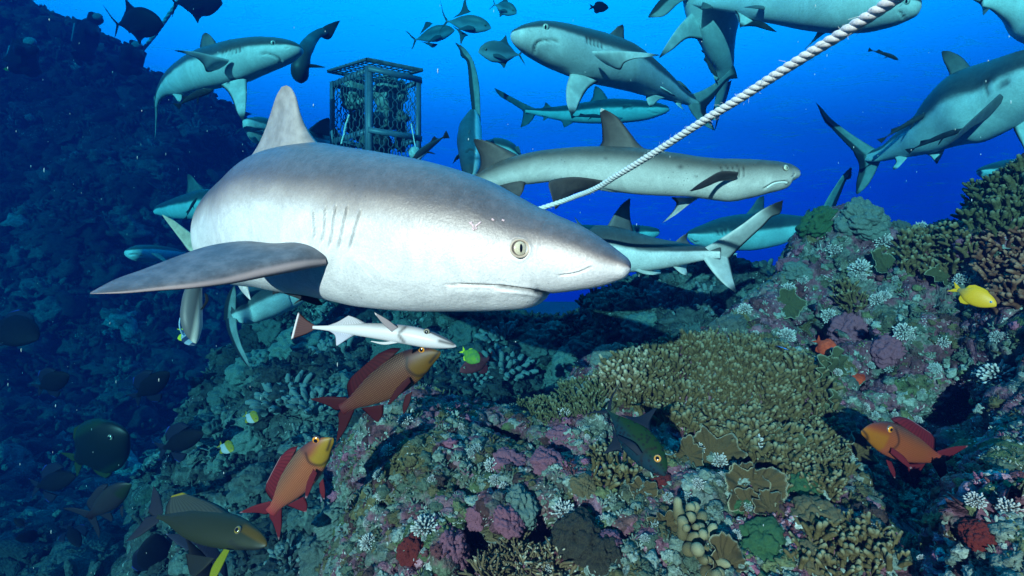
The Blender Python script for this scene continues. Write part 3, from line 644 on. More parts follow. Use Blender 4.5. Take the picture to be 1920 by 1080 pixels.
shark("hazy shark head coming in low over the coral at the right edge",
 [(1832, 320, 1832, 324, 3.7, 1.1), (1836, 315, 1838, 328, 3.7, 1.1), (1855, 307, 1858, 338, 3.7, 1.0), (1885, 300, 1885, 348, 3.75, .95), (1920, 297, 1920, 352, 3.8, .9), (1980, 297, 1980, 355, 3.9, .85), (2060, 305, 2060, 345, 4.1, .8), (2130, 320, 2130, 335, 4.3, .6)], 3.8,
 [("pectoral_fin", [(1868, 335), (1866, 350), (1862, 362)], [(1890, 345), (1880, 352), (1864, 362)], 3.6, 3.6, m_dorfin)], roll=5,
 creases=[([(1848, 329), (1860, 331), (1872, 328)], 1.3, 0.01, 0.6)], n=80)
shark("dark shark tail leaving through the top right corner",
 [(1838, -4, 1845, 12, 2.6, .5), (1860, -14, 1862, 18, 2.6, .6), (1893, -22, 1893, 36, 2.6, .7), (1925, -28, 1925, 62, 2.6, .8), (1975, -35, 1975, 85, 2.55, .85), (2050, -30, 2050, 100, 2.5, .9), (2120, 0, 2120, 60, 2.5, .9)], 2.6,
 [("caudal_fin", [(1862, -10), (1845, -8), (1822, -3)], [(1862, 14), (1850, 14), (1824, 0)], 2.6, 2.6, m_caud),
  ("anal_fin", [(1860, 12), (1852, 20), (1844, 29)], [(1840, 6), (1842, 18), (1843, 28)], 2.6, 2.6, m_dorfin)], roll=20)

# dark one with its tail bent up, behind the cage side shark
m_dark = shark_skin("shark_skin_backlit", (0.03, 0.035, 0.04), (0.05, 0.055, 0.06), 0.0, 0.3, 0.1, (0.05, 0.05, 0.05), 0.1, 0.4)  # backlit shade put into the skin, back and belly alike
m_darkfin = fin_skin("shark_fin_backlit", (0.03, 0.035, 0.04), (0.01, 0.012, 0.014), sc_=0.4)  # fins carry the same backlit shade in their colour
shark("dark backlit shark bending away behind a pale snout above the cage",
 [(556, 150, 570, 151, 3.9, .9), (548, 142, 577, 142, 3.85, .9), (547, 125, 579, 125, 3.8, .9), (553, 105, 582, 108, 3.8, .8), (562, 85, 588, 92, 3.85, .75), (574, 70, 594, 79, 3.95, .7), (586, 60, 600, 71, 4.0, .6), (600, 53, 610, 66, 4.05, .4), (612, 50, 617, 60, 4.1, .3)], 3.9,
 [("caudal_fin", [(596, 57), (610, 48), (624, 42), (638, 38)], [(603, 70), (612, 74), (620, 72), (629, 56), (637, 40)], 4.05, 4.1, m_darkfin),
  ("pectoral_fin", [(577, 119), (592, 121), (610, 126)], [(577, 127), (592, 127), (609, 127)], 3.8, 3.7, m_darkfin)], mat=m_dark)
shark("shark behind the tall dorsal fin, its back reaching the cage",
 [(455, 224, 456, 228, 3.6, 1.0), (457, 221, 461, 235, 3.6, 1.0), (470, 219, 474, 254, 3.65, 1.0), (490, 220, 492, 272, 3.75, 1.0), (530, 235, 530, 285, 3.9, .9), (570, 243, 572, 290, 4.0, .9), (600, 247, 600, 292, 4.1, .85), (630, 256, 630, 288, 4.3, .8), (660, 264, 660, 282, 4.5, .7)], 3.9,
 [("dorsal_fin", [(574, 246), (586, 236), (600, 226), (612, 221)], [(640, 260), (632, 245), (622, 230), (616, 221)], 4.0, 4.0, m_dorfin),
  ("pectoral_fin", [(476, 255), (468, 258), (468, 255)], [(490, 272), (478, 268), (468, 257)], 3.5, 3.4, m_dorfin)], roll=10,
 creases=[([(478, 246), (484, 243), (505, 246)], 1.6, 0.015, 0.7)])
shark("dim blue shark at mid left with raised fin, half behind the big shark",
 [(290, 392, 290, 402, 4.8, .8), (298, 384, 300, 404, 4.8, .85), (317, 376, 322, 408, 4.75, .85), (339, 368, 345, 411, 4.7, .9), (360, 361, 369, 411, 4.65, .9), (385, 355, 392, 410, 4.6, .9), (417, 355, 417, 406, 4.6, .9), (450, 360, 450, 400, 4.6, .9), (480, 372, 480, 385, 4.6, .9)], 4.7,
 [("dorsal_fin", [(386, 357), (370, 342), (361, 331), (354, 326)], [(348, 366), (351, 350), (351, 338), (351, 328)], 4.7, 4.7, m_dorfin)], roll=5)
shark("small dim wide mouthed shark low on the left above the pectoral tip",
 [(236, 470, 236, 476, 4.0, 1.3), (240, 466, 242, 482, 4.0, 1.3), (252, 461, 256, 489, 4.0, 1.2), (272, 459, 275, 491, 4.1, 1.1), (295, 460, 295, 489, 4.2, 1.0), (320, 464, 320, 485, 4.35, .9), (348, 472, 348, 478, 4.5, .8)], 4.1,
 [("pectoral_fin", [(283, 475), (300, 486), (318, 497)], [(300, 475), (310, 485), (319, 495)], 4.0, 3.9, m_dorfin)], roll=20,
 creases=[([(240, 479), (252, 476), (268, 481)], 1.5, 0.012, 0.7)], n=80)
shark("blue hazy shark under the big shark's belly ending in a long curved green tail",
 [(596, 541, 596, 545, 3.0, .8), (580, 530, 582, 556, 3.0, .85), (545, 524, 552, 577, 3.0, .85), (510, 526, 520, 592, 2.95, .8), (480, 535, 488, 603, 2.9, .75), (455, 550, 462, 610, 2.85, .6), (441, 565, 446, 610, 2.8, .4), (436, 578, 437, 604, 2.8, .3)], 2.9,
 [("caudal_fin", [(446, 582), (444, 610), (452, 645), (462, 668), (470, 692)], [(420, 588), (426, 620), (440, 652), (454, 675), (468, 690)], 2.8, 2.7, m_caud, dict(n=36)),
  ("caudal_fin", [(443, 600), (443, 575), (443, 552), (440, 533)], [(419, 600), (421, 572), (428, 550), (439, 534)], 2.8, 2.7, m_caud, dict(n=36))], roll=5)

# ------------------------------------------------------------------ the whitetip reef shark
wt = [(1499, 322, 1499, 330, 1.60, 1.0), (1496, 317, 1496, 333, 1.60, 1.05), (1488, 311, 1487, 338, 1.60, 1.05), (1479, 307, 1480, 343, 1.60, 1.0), (1474, 306, 1475, 351, 1.60, .95), (1460, 303, 1462, 357, 1.60, .92), (1440, 301, 1442, 362, 1.60, .9), (1406, 299, 1408, 371, 1.61, .88), (1369, 298, 1369, 378, 1.62, .85), (1350, 298, 1350, 376, 1.63, .82), (1312, 295, 1313, 371, 1.64, .8),
      (1267, 288, 1265, 368, 1.66, .8), (1217, 281, 1210, 366, 1.68, .8), (1167, 276, 1160, 361, 1.70, .8), (1123, 275, 1118, 355, 1.72, .8), (1083, 276, 1077, 347, 1.74, .8), (1027, 281, 1030, 341, 1.78, .78), (977, 290, 985, 346, 1.82, .76), (933, 304, 950, 350, 1.86, .74), (900, 321, 915, 355, 1.9, .72), (870, 340, 880, 365, 1.95, .66), (845, 360, 852, 375, 2.0, .5)]
wgl = [[(1350, 309), (1354, 318), (1357, 325)], [(1360, 308), (1366, 318), (1368, 330)], [(1371, 308), (1376, 320), (1378, 334)], [(1382, 307), (1386, 320), (1387, 335)], [(1392, 309), (1396, 320), (1396, 333)]]
r, Vw = shark("brown and silver whitetip reef shark above the big snout, white tipped dorsal fin", wt, 1.7,
 [("dorsal_fin", [(1216, 284), (1198, 270), (1180, 247), (1158, 220), (1140, 208), (1127, 203)], [(1115, 281), (1128, 268), (1129, 250), (1128, 233), (1125, 215), (1125.5, 206)], 1.70, 1.70, m_whitetip, dict(n=44)),
  ("dorsal_fin", [(972, 291), (940, 275), (913, 264), (889, 260)], [(893, 326), (900, 312), (900, 293), (893, 277), (888, 264)], 1.84, 1.86, m_whitefin, dict(n=36)),
  ("pelvic_fin", [(1130, 338), (1085, 332), (1050, 334), (1029, 342), (1034, 368), (1041, 393)], [(1112, 355), (1093, 358), (1075, 364), (1062, 372), (1052, 382), (1043, 392)], 1.66, 1.60, m_whitefin, dict(n=40)),
  ("anal_fin", [(985, 340), (982, 356), (972, 373)], [(930, 350), (948, 360), (970, 372)], 1.80, 1.78, m_whitefin),
  ("pectoral_fin", [(1384, 322), (1352, 321), (1325, 335), (1308, 346), (1293, 358)], [(1378, 338), (1350, 340), (1330, 348), (1315, 354), (1296, 359)], 1.52, 1.42, m_whitefin, dict(n=36)),
  ("pectoral_fin", [(1312, 370), (1290, 385), (1268, 402), (1242, 418)], [(1258, 370), (1268, 381), (1262, 395), (1244, 416)], 1.70, 1.74, fin_skin("whitetip_pectoral", (0.42, 0.39, 0.35), (0.05, 0.04, 0.04), 0.85, 1.1, 0.85), dict(n=30))],
 mat=m_white, name="whitetip_reef_shark", n=260, seg=120,
 creases=[(l, 1.5, 0.004, 0.75) for l in wgl]+[([(1479, 340), (1466, 341), (1452, 343), (1436, 352), (1430, 355)], 1.8, 0.006, 0.6), ([(1484, 332), (1489, 329), (1490, 324)], 1.2, 0.003, 0.5), ([(1120, 352), (1180, 364), (1260, 370), (1312, 371)], 1.2, 0.003, 0.3)],
 darks=[([(1275, 313), (1277, 313)], 4, 0.7), ([(1135, 296), (1136, 297)], 3, 0.5), ([(1304, 330), (1305, 331)], 2, 0.6), ([(1478, 342), (1474, 344)], 2, 0.8)], smt=0.05)
e = surf(Vw, 1472, 315, 3); add_eye(r, e, 0.0105, m_eye_shark, nrm=(0.3, -0.95, 0.1))
tv, tf = tube_mesh([surf(Vw, 1436, 352, 3), surf(Vw, 1452, 345, 3), surf(Vw, 1468, 342, 3), surf(Vw, 1476, 344, 3)], 0.0035, 8, n=20)
put("lip", tv, tf, G("lip_skin", 0.4).done((0.75, 0.75, 0.73)), r)
# ------------------------------------------------------------------ reef
def grid_surface(cols, nu, nv, uw=None):
    """cols: list of columns, each a list of (px, py, d) with the same number of rows -> points (nv, nu, 3)"""
    K = np.array([[P(*p) for p in c] for c in cols])           # C,R,3
    C, R = K.shape[:2]
    v = np.linspace(0, 1, nv); u = np.linspace(0, 1, nu)
    tv = np.linspace(0, 1, R) ; tu = np.linspace(0, 1, C)
    A = np.stack([pchip(tv, K[c], v) for c in range(C)])       # C,nv,3
    B = pchip(tu, A.reshape(C, -1), u).reshape(nu, nv, 3)
    return B.transpose(1, 0, 2)
def grid_normals(S):
    n = unit(np.cross(np.gradient(S, axis=1), np.gradient(S, axis=0)))
    f = (n*unit(S)).sum(-1); 
    if (f > 0).mean() > 0.5: n = -n
    return n
def lump(p, s, seed): d = worley(p*s, seed); return np.sqrt(np.clip(0.62-d*d, 0, None))
def reef(name, cols, nu, nv, amps, mat, seed=0, mods=()):
    S = grid_surface(cols, nu, nv)
    for (px, py, r, amt) in mods:                              # hollows and bulges
        q = px_of(S.reshape(-1, 3)); d = np.hypot(q[:, 0]-px, (q[:, 1]-py)).reshape(S.shape[:2])
        S = S+unit(S)*(amt*np.exp(-(d/r)**2))[..., None]
    sh = S.shape; cav = np.zeros(sh[0]*sh[1])
    for kind, sc_, amp in amps:
        N = grid_normals(S).reshape(-1, 3); p = S.reshape(-1, 3)
        if kind == 'f': h = fbm(p*sc_, 4, seed)
        elif kind == 'l': h = lump(p+0.25/sc_*np.stack([vnoise(p*sc_*1.7, 3), vnoise(p*sc_*1.7, 5), vnoise(p*sc_*1.7, 8)], -1), sc_, seed+3)-0.35
        elif kind == 'c': h = -np.exp(-(vnoise(p*sc_, seed+21)/.07)**2)*np.clip(vnoise(p*sc_*.6, seed+31)*2+.6, 0, 1)
        elif kind == 'r': h = 1-2*np.abs(vnoise(p*sc_, seed+9))
        cav += h*(0.5 if kind == 'f' else 1.0)*min(1, amp*sc_*3)
        S = (p+N*(amp*h)[:, None]).reshape(sh)
    V = S.reshape(-1, 3); i = np.arange(nv-1)[:, None]*nu; j = np.arange(nu-1)[None]
    Fq = np.stack([i+j, i+j+1, i+nu+j+1, i+nu+j], -1).reshape(-1, 4)
    o = put(name, V, Fq, mat, None, dict(cav=cav)); tag(o, kind='structure')
    return S, grid_normals(S)

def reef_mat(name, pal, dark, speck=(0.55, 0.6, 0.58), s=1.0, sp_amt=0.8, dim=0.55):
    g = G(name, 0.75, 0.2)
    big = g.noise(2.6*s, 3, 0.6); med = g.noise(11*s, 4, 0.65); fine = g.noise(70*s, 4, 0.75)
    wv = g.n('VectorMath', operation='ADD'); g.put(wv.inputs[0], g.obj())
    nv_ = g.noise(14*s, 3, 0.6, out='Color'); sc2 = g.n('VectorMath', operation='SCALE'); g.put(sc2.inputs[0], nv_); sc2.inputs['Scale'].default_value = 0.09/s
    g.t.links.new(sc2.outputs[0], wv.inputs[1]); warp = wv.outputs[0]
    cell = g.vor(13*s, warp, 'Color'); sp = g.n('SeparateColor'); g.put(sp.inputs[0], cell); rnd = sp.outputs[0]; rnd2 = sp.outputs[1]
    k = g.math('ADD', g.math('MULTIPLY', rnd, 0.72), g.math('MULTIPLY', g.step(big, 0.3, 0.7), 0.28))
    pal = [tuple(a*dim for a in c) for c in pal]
    stops = [(i/len(pal), c) for i, c in enumerate(pal)]
    c = g.ramp(k, stops, 'CONSTANT')
    c2 = g.ramp(g.step(med, 0.25, 0.75), [(0, pal[0]), (0.35, pal[1]), (0.6, pal[2 % len(pal)]), (1, pal[3 % len(pal)])])
    c = g.mix(g.step(g.math('ADD', rnd2, g.math('MULTIPLY', med, 0.6)), 0.55, 0.95), c, c2)
    c = g.mix(1.0, c, g.ramp(fine, [(0.25, 0.30), (0.5, 0.85), (0.75, 1.6)]), 'MULTIPLY')
    v3 = g.vor(95*s, warp); keep = g.step(g.noise(16*s, 3, 0.7), 0.46, 0.60)
    c = g.mix(g.math('MULTIPLY', g.math('MULTIPLY', g.math('SUBTRACT', 1.0, g.step(v3, 0.16, 0.34)), keep), sp_amt), c, speck)
    hole = g.math('SUBTRACT', 1.0, g.step(g.vor(38*s, warp), 0.10, 0.22)); kh = g.step(g.noise(9*s, 2), 0.52, 0.6)
    c = g.mix(g.math('MULTIPLY', g.math('MULTIPLY', hole, kh), 0.8), c, dark)
    h = g.math('ADD', g.math('MULTIPLY', fine, 0.6), g.math('ADD', g.math('MULTIPLY', g.math('SUBTRACT', 1.0, v3), 0.5), g.math('MULTIPLY', g.noise(180*s, 3, 0.8), 0.35)))
    g.bump(h, 0.9, 0.008/s)
    return g.done(c)

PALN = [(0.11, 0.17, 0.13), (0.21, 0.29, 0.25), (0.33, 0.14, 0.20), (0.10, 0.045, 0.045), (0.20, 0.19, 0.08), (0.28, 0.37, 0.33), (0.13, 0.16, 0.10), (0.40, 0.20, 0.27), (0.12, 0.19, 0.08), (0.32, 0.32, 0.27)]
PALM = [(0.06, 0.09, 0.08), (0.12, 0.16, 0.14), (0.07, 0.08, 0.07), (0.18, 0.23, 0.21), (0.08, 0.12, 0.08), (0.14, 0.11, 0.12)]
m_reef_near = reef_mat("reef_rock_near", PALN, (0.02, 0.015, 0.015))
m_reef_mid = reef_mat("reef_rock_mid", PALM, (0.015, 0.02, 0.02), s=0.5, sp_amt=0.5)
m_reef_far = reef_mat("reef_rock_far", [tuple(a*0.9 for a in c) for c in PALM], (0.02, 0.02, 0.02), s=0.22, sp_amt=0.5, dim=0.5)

def colm(px, rows): return [(r[2] if len(r) > 2 else px, r[0], r[1]) for r in rows]
near = [
 [(540, 1320, 1.6), (560, 1180, 1.8), (590, 1040, 2.0), (615, 940, 2.15), (650, 890, 2.3), (700, 880, 2.5), (740, 900, 2.7), (770, 980, 3.0), (800, 1200, 3.3)],
 [(600, 1300, 1.10), (615, 1110, 1.28), (632, 980, 1.42), (648, 880, 1.58), (668, 815, 1.75), (705, 785, 1.95), (740, 790, 2.15), (765, 860, 2.6), (800, 1150, 3.0)],
 [(720, 1280, .95), (720, 1090, 1.08), (722, 960, 1.20), (728, 860, 1.34), (742, 790, 1.50), (765, 758, 1.70), (790, 762, 1.95), (800, 850, 2.5), (820, 1150, 2.9)],
 [(860, 1260, .90), (860, 1080, 1.02), (860, 950, 1.12), (865, 850, 1.25), (862, 785, 1.40), (865, 745, 1.62), (870, 748, 1.90), (880, 840, 2.4), (890, 1150, 2.8)],
 [(1010, 1250, .88), (1010, 1080, 1.0), (1010, 960, 1.09), (1005, 860, 1.20), (995, 790, 1.38), (985, 752, 1.62), (985, 750, 1.90), (990, 840, 2.4), (990, 1150, 2.8)],
 [(1150, 1250, .86), (1150, 1080, .97), (1150, 960, 1.07), (1150, 860, 1.19), (1145, 780, 1.36), (1135, 705, 1.62), (1130, 690, 1.90), (1120, 780, 2.4), (1120, 1100, 2.8)],
 [(1290, 1250, .85), (1290, 1080, .95), (1290, 960, 1.05), (1290, 860, 1.18), (1290, 770, 1.36), (1285, 675, 1.66), (1280, 655, 1.95), (1270, 740, 2.4), (1270, 1050, 2.8)],
 [(1420, 1250, .84), (1420, 1080, .94), (1420, 965, 1.04), (1420, 870, 1.18), (1420, 775, 1.38), (1415, 665, 1.72), (1405, 575, 2.05), (1385, 620, 2.6), (1370, 950, 3.0)],
 [(1510, 1250, .82), (1510, 1080, .92), (1510, 970, 1.03), (1510, 875, 1.19), (1510, 775, 1.42), (1510, 640, 1.80), (1485, 450, 2.15), (1470, 520, 2.7), (1450, 850, 3.1)],
 [(1620, 1250, .80), (1620, 1080, .90), (1620, 975, 1.03), (1620, 880, 1.22), (1615, 780, 1.46), (1610, 620, 1.70), (1600, 392, 2.08), (1590, 480, 2.6), (1580, 800, 3.0)],
 [(1720, 1250, .78), (1720, 1080, .90), (1720, 985, 1.12), (1725, 890, 1.40), (1725, 780, 1.52), (1720, 610, 1.58), (1712, 428, 2.0), (1700, 520, 2.6), (1690, 800, 3.0)],
 [(1800, 1250, .68), (1800, 1085, .76), (1795, 970, .84), (1800, 880, 1.00), (1805, 780, 1.42), (1800, 610, 1.55), (1795, 412, 1.94), (1790, 500, 2.5), (1780, 800, 2.9)],
 [(1880, 1250, .64), (1880, 1080, .70), (1880, 960, .79), (1880, 850, .96), (1880, 730, 1.30), (1875, 560, 1.46), (1865, 352, 1.82), (1860, 440, 2.3), (1850, 750, 2.7)],
 [(1980, 1250, .62), (1980, 1080, .68), (1980, 950, .77), (1980, 840, .96), (1980, 710, 1.14), (1975, 540, 1.34), (1965, 318, 1.70), (1960, 400, 2.1), (1950, 700, 2.5)],
 [(2200, 1250, .62), (2200, 1080, .68), (2200, 940, .76), (2200, 820, .92), (2200, 690, 1.05), (2195, 520, 1.24), (2190, 270, 1.55), (2190, 350, 2.0), (2190, 650, 2.4)]]
nmods = [(1535, 640, 26, 0.30), (1725, 905, 36, 0.26), (1805, 790, 34, 0.25), (1765, 850, 30, 0.2), (1840, 930, 70, -0.06), (690, 815, 14, 0.12), (930, 955, 34, -0.04), (1010, 1000, 30, 0.10), (880, 1030, 30, 0.12), (780, 860, 60, -0.04),
         (1660, 700, 40, 0.12), (1590, 540, 50, -0.06), (1600, 730, 30, 0.15), (1870, 690, 30, 0.08)]
SN, NN = reef("reef", near, 900, 520, [('f', 2.5, .055), ('l', 5.5, .045), ('c', 7, .05), ('c', 15, .022), ('l', 14, .029), ('l', 34, .012), ('f', 45, .005), ('l', 80, .0035)], m_reef_near, 1, nmods)
mid = [
 [(200, 1350, 2.6), (220, 1180, 2.9), (250, 1050, 3.2), (280, 960, 3.5), (310, 880, 3.8), (340, 800, 4.2), (380, 740, 4.6), (420, 760, 5.2), (460, 950, 6.0)],
 [(300, 1300, 1.9), (315, 1090, 2.2), (330, 960, 2.45), (350, 850, 2.75), (372, 760, 3.05), (392, 690, 3.35), (430, 635, 3.75), (470, 640, 4.3), (520, 900, 5.2)],
 [(440, 1300, 1.7), (445, 1080, 1.95), (450, 950, 2.2), (458, 850, 2.45), (465, 760, 2.75), (472, 690, 3.05), (485, 625, 3.4), (505, 600, 3.9), (540, 900, 5.0)],
 [(600, 1300, 1.6), (600, 1080, 1.80), (600, 950, 2.05), (600, 850, 2.30), (600, 760, 2.6), (600, 690, 2.9), (600, 630, 3.3), (600, 585, 3.8), (610, 850, 5.0)],
 [(760, 1300, 2.0), (760, 1080, 2.15), (760, 950, 2.3), (760, 850, 2.45), (760, 760, 2.65), (760, 690, 2.95), (760, 630, 3.3), (760, 575, 3.8), (760, 850, 5.0)],
 [(920, 1300, 2.1), (920, 1080, 2.2), (920, 950, 2.35), (920, 850, 2.5), (920, 760, 2.7), (920, 690, 3.0), (920, 640, 3.4), (920, 590, 3.9), (920, 850, 5.0)],
 [(1050, 1300, 2.1), (1050, 1080, 2.2), (1050, 950, 2.35), (1050, 850, 2.5), (1050, 760, 2.7), (1050, 690, 2.95), (1050, 640, 3.3), (1045, 602, 3.8), (1045, 850, 5.0)],
 [(1130, 1300, 2.0), (1130, 1080, 2.1), (1130, 950, 2.25), (1130, 850, 2.4), (1130, 760, 2.6), (1130, 680, 2.8), (1130, 615, 3.05), (1125, 568, 3.4), (1125, 850, 4.6)],
 [(1240, 1300, 2.0), (1240, 1080, 2.1), (1240, 950, 2.25), (1240, 850, 2.4), (1240, 740, 2.55), (1240, 650, 2.7), (1240, 580, 2.9), (1235, 522, 3.2), (1235, 850, 4.4)],
 [(1380, 1300, 2.1), (1380, 1080, 2.2), (1380, 950, 2.3), (1380, 850, 2.4), (1380, 740, 2.5), (1380, 640, 2.6), (1380, 565, 2.75), (1380, 525, 3.0), (1380, 850, 4.2)],
 [(1560, 1300, 2.4), (1560, 1080, 2.5), (1560, 950, 2.6), (1560, 850, 2.7), (1560, 740, 2.8), (1560, 640, 2.9), (1560, 590, 3.0), (1560, 570, 3.2), (1560, 850, 4.2)]]
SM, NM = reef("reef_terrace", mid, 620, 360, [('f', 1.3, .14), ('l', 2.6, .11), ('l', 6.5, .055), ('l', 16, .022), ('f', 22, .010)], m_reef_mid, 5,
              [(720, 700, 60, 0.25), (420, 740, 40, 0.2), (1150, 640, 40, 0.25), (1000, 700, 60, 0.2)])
sky_l = [(-450, -120), (-250, -60), (-60, 10), (60, 45), (150, 72), (240, 110), (320, 160), (400, 235), (470, 320), (560, 430), (700, 560), (900, 640), (1200, 680)]
far = []
for px, sy in sky_l:
    c_ = []
    for t in np.linspace(0, 1, 9): c_.append((px, 1300+(sy-1300)*t, 2.8+8.8*t**1.25))
    c_ += [(px, sy+60, 14.0), (px, sy+300, 18.0)]
    far.append(c_)
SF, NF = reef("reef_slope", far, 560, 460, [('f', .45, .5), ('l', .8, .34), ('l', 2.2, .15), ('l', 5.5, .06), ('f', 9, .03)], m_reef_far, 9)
Xs, Ys = np.meshgrid(np.linspace(-150, 150, 120), np.linspace(-4, 300, 120))
Ps = np.stack([Xs.ravel(), Ys.ravel(), np.full(Xs.size, -8.0)], -1); Ps[:, 2] += 0.3*fbm(Ps*0.2, 3)
i = np.arange(119)[:, None]*120; j = np.arange(119)[None]
g = G("sand", 0.9, 0.1)
tag(put("seabed", Ps, np.stack([i+j, i+j+1, i+121+j, i+120+j], -1).reshape(-1, 4), g.done(g.mix(g.noise(3), (0.10, 0.12, 0.12), (0.2, 0.22, 0.2)))), kind='structure')

# nearest reef point in a direction
HV = np.concatenate([S.reshape(-1, 3) for S in (SN, SM, SF)]); HN = np.concatenate([n.reshape(-1, 3) for n in (NN, NM, NF)]); HQ = px_of(HV)
def hit(px, py, near_only=False, r=5.0):
    m = SN.shape[0]*SN.shape[1] if near_only else len(HV)
    k = np.where((np.abs(HQ[:m, 0]-px) < r) & (np.abs(HQ[:m, 1]-py) < r) & (HV[:m, 1] > 0.2))[0]
    if len(k) == 0: return hit(px, py, False, r*2) if r < 90 else (P(px, py, 3.0), np.array([0, -1.0, 0]))
    b = k[np.argmin(HV[k, 1])]; return HV[b], HN[b]
# ------------------------------------------------------------------ fish
def fmat(name, fn, rough=0.45, spec=0.25, scales=0.0, k=260):
    g = G(name, rough, spec); fx = g.attr('fx'); fz = g.attr('fz')
    c = fn(g, fx, fz)
    if scales:
        s_ = g.math('MULTIPLY', g.math('SINE', g.math('MULTIPLY', g.math('ADD', fx, fz), k)), g.math('SINE', g.math('MULTIPLY', g.math('SUBTRACT', fx, fz), k)))
        body = g.math('MULTIPLY', g.step(fx, 0.15, 0.25), g.math('SUBTRACT', 1.0, g.step(fx, 0.76, 0.80)))
        c = g.mix(g.math('MULTIPLY', g.math('MULTIPLY', g.step(s_, 0.1, 0.8), body), g.math('MULTIPLY', scales, 0.7)), c, (0.42, 0.28, 0.12))
    g.bump(g.noise(90, 3, 0.6), 0.15, 0.001)
    return g.done(g.mix(g.attr('mark'), c, (0.01, 0.01, 0.01)))
def flat(name, c, c2=None, rough=0.6, sc_=60, spec=0.12):
    g = G(name, rough, spec); return g.done(g.mix(g.step(g.noise(sc_, 3, 0.6), 0.3, 0.7), c, c2 or tuple(a*0.6 for a in c)))
def rays(name, c, edge=None, k=90):
    g = G(name, 0.6, 0.12); r_ = g.math('SINE', g.math('MULTIPLY', g.attr('chordp'), k))
    x = g.mix(g.math('MULTIPLY', g.step(r_, -0.2, 0.9), 0.6), c, tuple(a*0.45 for a in c))
    if edge: x = g.mix(g.step(g.attr('span'), 0.88, 0.97), x, edge)
    return g.done(x)

def fish(name, label, cat, head, tail, prof, fins, mat, eye=None, eye_m=None, group=None, n=110, seg=64, wr=0.42, gill=None, mouth=None, up=None, bend=0.0):
    H = P(*head); T_ = P(*tail); X = H-T_; L = np.linalg.norm(X); X = X/L
    view = unit((H+T_)/2); Z = np.cross(X, view); Z = unit(Z)
    if (Z[2] < 0) if up is None else (Z@np.array([up[0], 0, up[1]]) < 0): Z = -Z
    Yv = np.cross(Z, X); Yv = Yv if Yv@view < 0 else -Yv      # toward the camera
    def loc(x, z, y=0.0):
        b = bend*math.sin(x*2.6)
        return T_+X*x*L+Z*z*L+Yv*(y+b)*L
    r = empty(name, (H+T_)/2, label, cat, group)
    pr = np.array(prof, float)
    A = np.array([loc(p[0], p[1]) for p in pr]); B = np.array([loc(p[0], p[2]) for p in pr])
    R = np.array([p[3] if len(p) > 3 else wr for p in prof]) if any(len(p) > 3 for p in prof) else np.full(len(pr), wr)
    V, Fq, c0, c1, at = loft(A, B, R, n, seg, 0.0)
    D = V-T_; fx = D@X/L; fz = D@Z/L; sd = at['cam'] > -0.2
    mark = np.zeros(len(V)); Q = np.stack([fx, fz], -1)
    for ln, wd, mk in ([(gill, 0.011, 0.75)] if gill else [])+([(mouth, 0.010, 0.8)] if mouth else []):
        d, t, s = seg_dist(Q, smooth_line(ln)); mark = np.maximum(mark, mk*np.exp(-(d/wd)**2)); V = V-Yv*0.0
    put_loft('body', (V, Fq, c0, c1, at), mat, r, dict(fx=fx, fz=fz, mark=mark))
    for f in fins:
        nm, ld, tr, fm = f[:4]; th = f[4] if len(f) > 4 else 0.05
        fin(nm, [loc(*p) for p in ld], [loc(*p) for p in tr], fm, r, thick=th, n=18, m=10)
    if eye:
        hw = np.interp(-eye[0], -pr[:, 0], (pr[:, 1]-pr[:, 2])/2*R)
        hh = np.interp(-eye[0], -pr[:, 0], (pr[:, 1]-pr[:, 2])/2); zc = np.interp(-eye[0], -pr[:, 0], (pr[:, 1]+pr[:, 2])/2)
        y = hw*math.sqrt(max(0.05, 1-min(1, abs(eye[1]-zc)/hh)**2))
        add_eye(r, loc(eye[0], eye[1], y), eye[2]*L, eye_m or m_eye_dark, nrm=Yv)
    return r, loc

CAUD = lambda m, h=.13, x0=.22, z0=.045, fork=.07: [("caudal_fin", [(x0, z0), (x0*.5, h*.72), (0, h)], [(x0*.95, -z0*.3), (fork*1.3, .012), (fork, h*.35), (0.0, h*.98)], m), ("caudal_fin", [(x0, -z0), (x0*.5, -h*.72), (0, -h)], [(x0*.95, z0*.3), (fork*1.3, -.012), (fork, -h*.35), (0.0, -h*.98)], m)]
SNAP = [(1.0, -.018, -.032), (.985, .0, -.05), (.95, .04, -.068), (.90, .085, -.088), (.82, .128, -.118), (.70, .152, -.142), (.58, .150, -.145), (.46, .125, -.125), (.36, .088, -.092), (.28, .058, -.062), (.22, .046, -.05), (.17, .05, -.054)]
SNAP = [(p[0], p[1]*.80, p[2]*.80) for p in SNAP]
def snap_col(back, side, belly, face, tailc):
    def fn(g, fx, fz):
        n = g.math('MULTIPLY', g.math('SUBTRACT', g.noise(14, 3), 0.5), 0.05); z = g.math('ADD', fz, n)
        c = g.mix(g.step(z, -0.12, -0.02), belly, side); c = g.mix(g.step(z, 0.0, 0.13), c, back)
        fc = g.math('MULTIPLY', g.step(g.math('ADD', fx, n), 0.76, 0.80), g.math('SUBTRACT', 1.0, g.step(z, -0.01, 0.05)))
        c = g.mix(fc, c, face); c = g.mix(g.math('SUBTRACT', 1.0, g.step(fx, 0.2, 0.42)), c, tailc)
        return c
    return fn
m_sn = fmat("red_snapper_skin", snap_col((0.05, 0.032, 0.035), (0.26, 0.055, 0.026), (0.32, 0.065, 0.042), (0.30, 0.17, 0.016), (0.26, 0.022, 0.028)), scales=0.9)
m_sn2 = fmat("brown_snapper_skin", snap_col((0.022, 0.010, 0.012), (0.085, 0.020, 0.012), (0.10, 0.028, 0.016), (0.13, 0.062, 0.008), (0.075, 0.007, 0.010)), scales=0.5)
m_sn3 = fmat("orange_snapper_skin", snap_col((0.055, 0.026, 0.025), (0.24, 0.045, 0.014), (0.28, 0.05, 0.026), (0.28, 0.095, 0.010), (0.26, 0.028, 0.02)), scales=0.4)
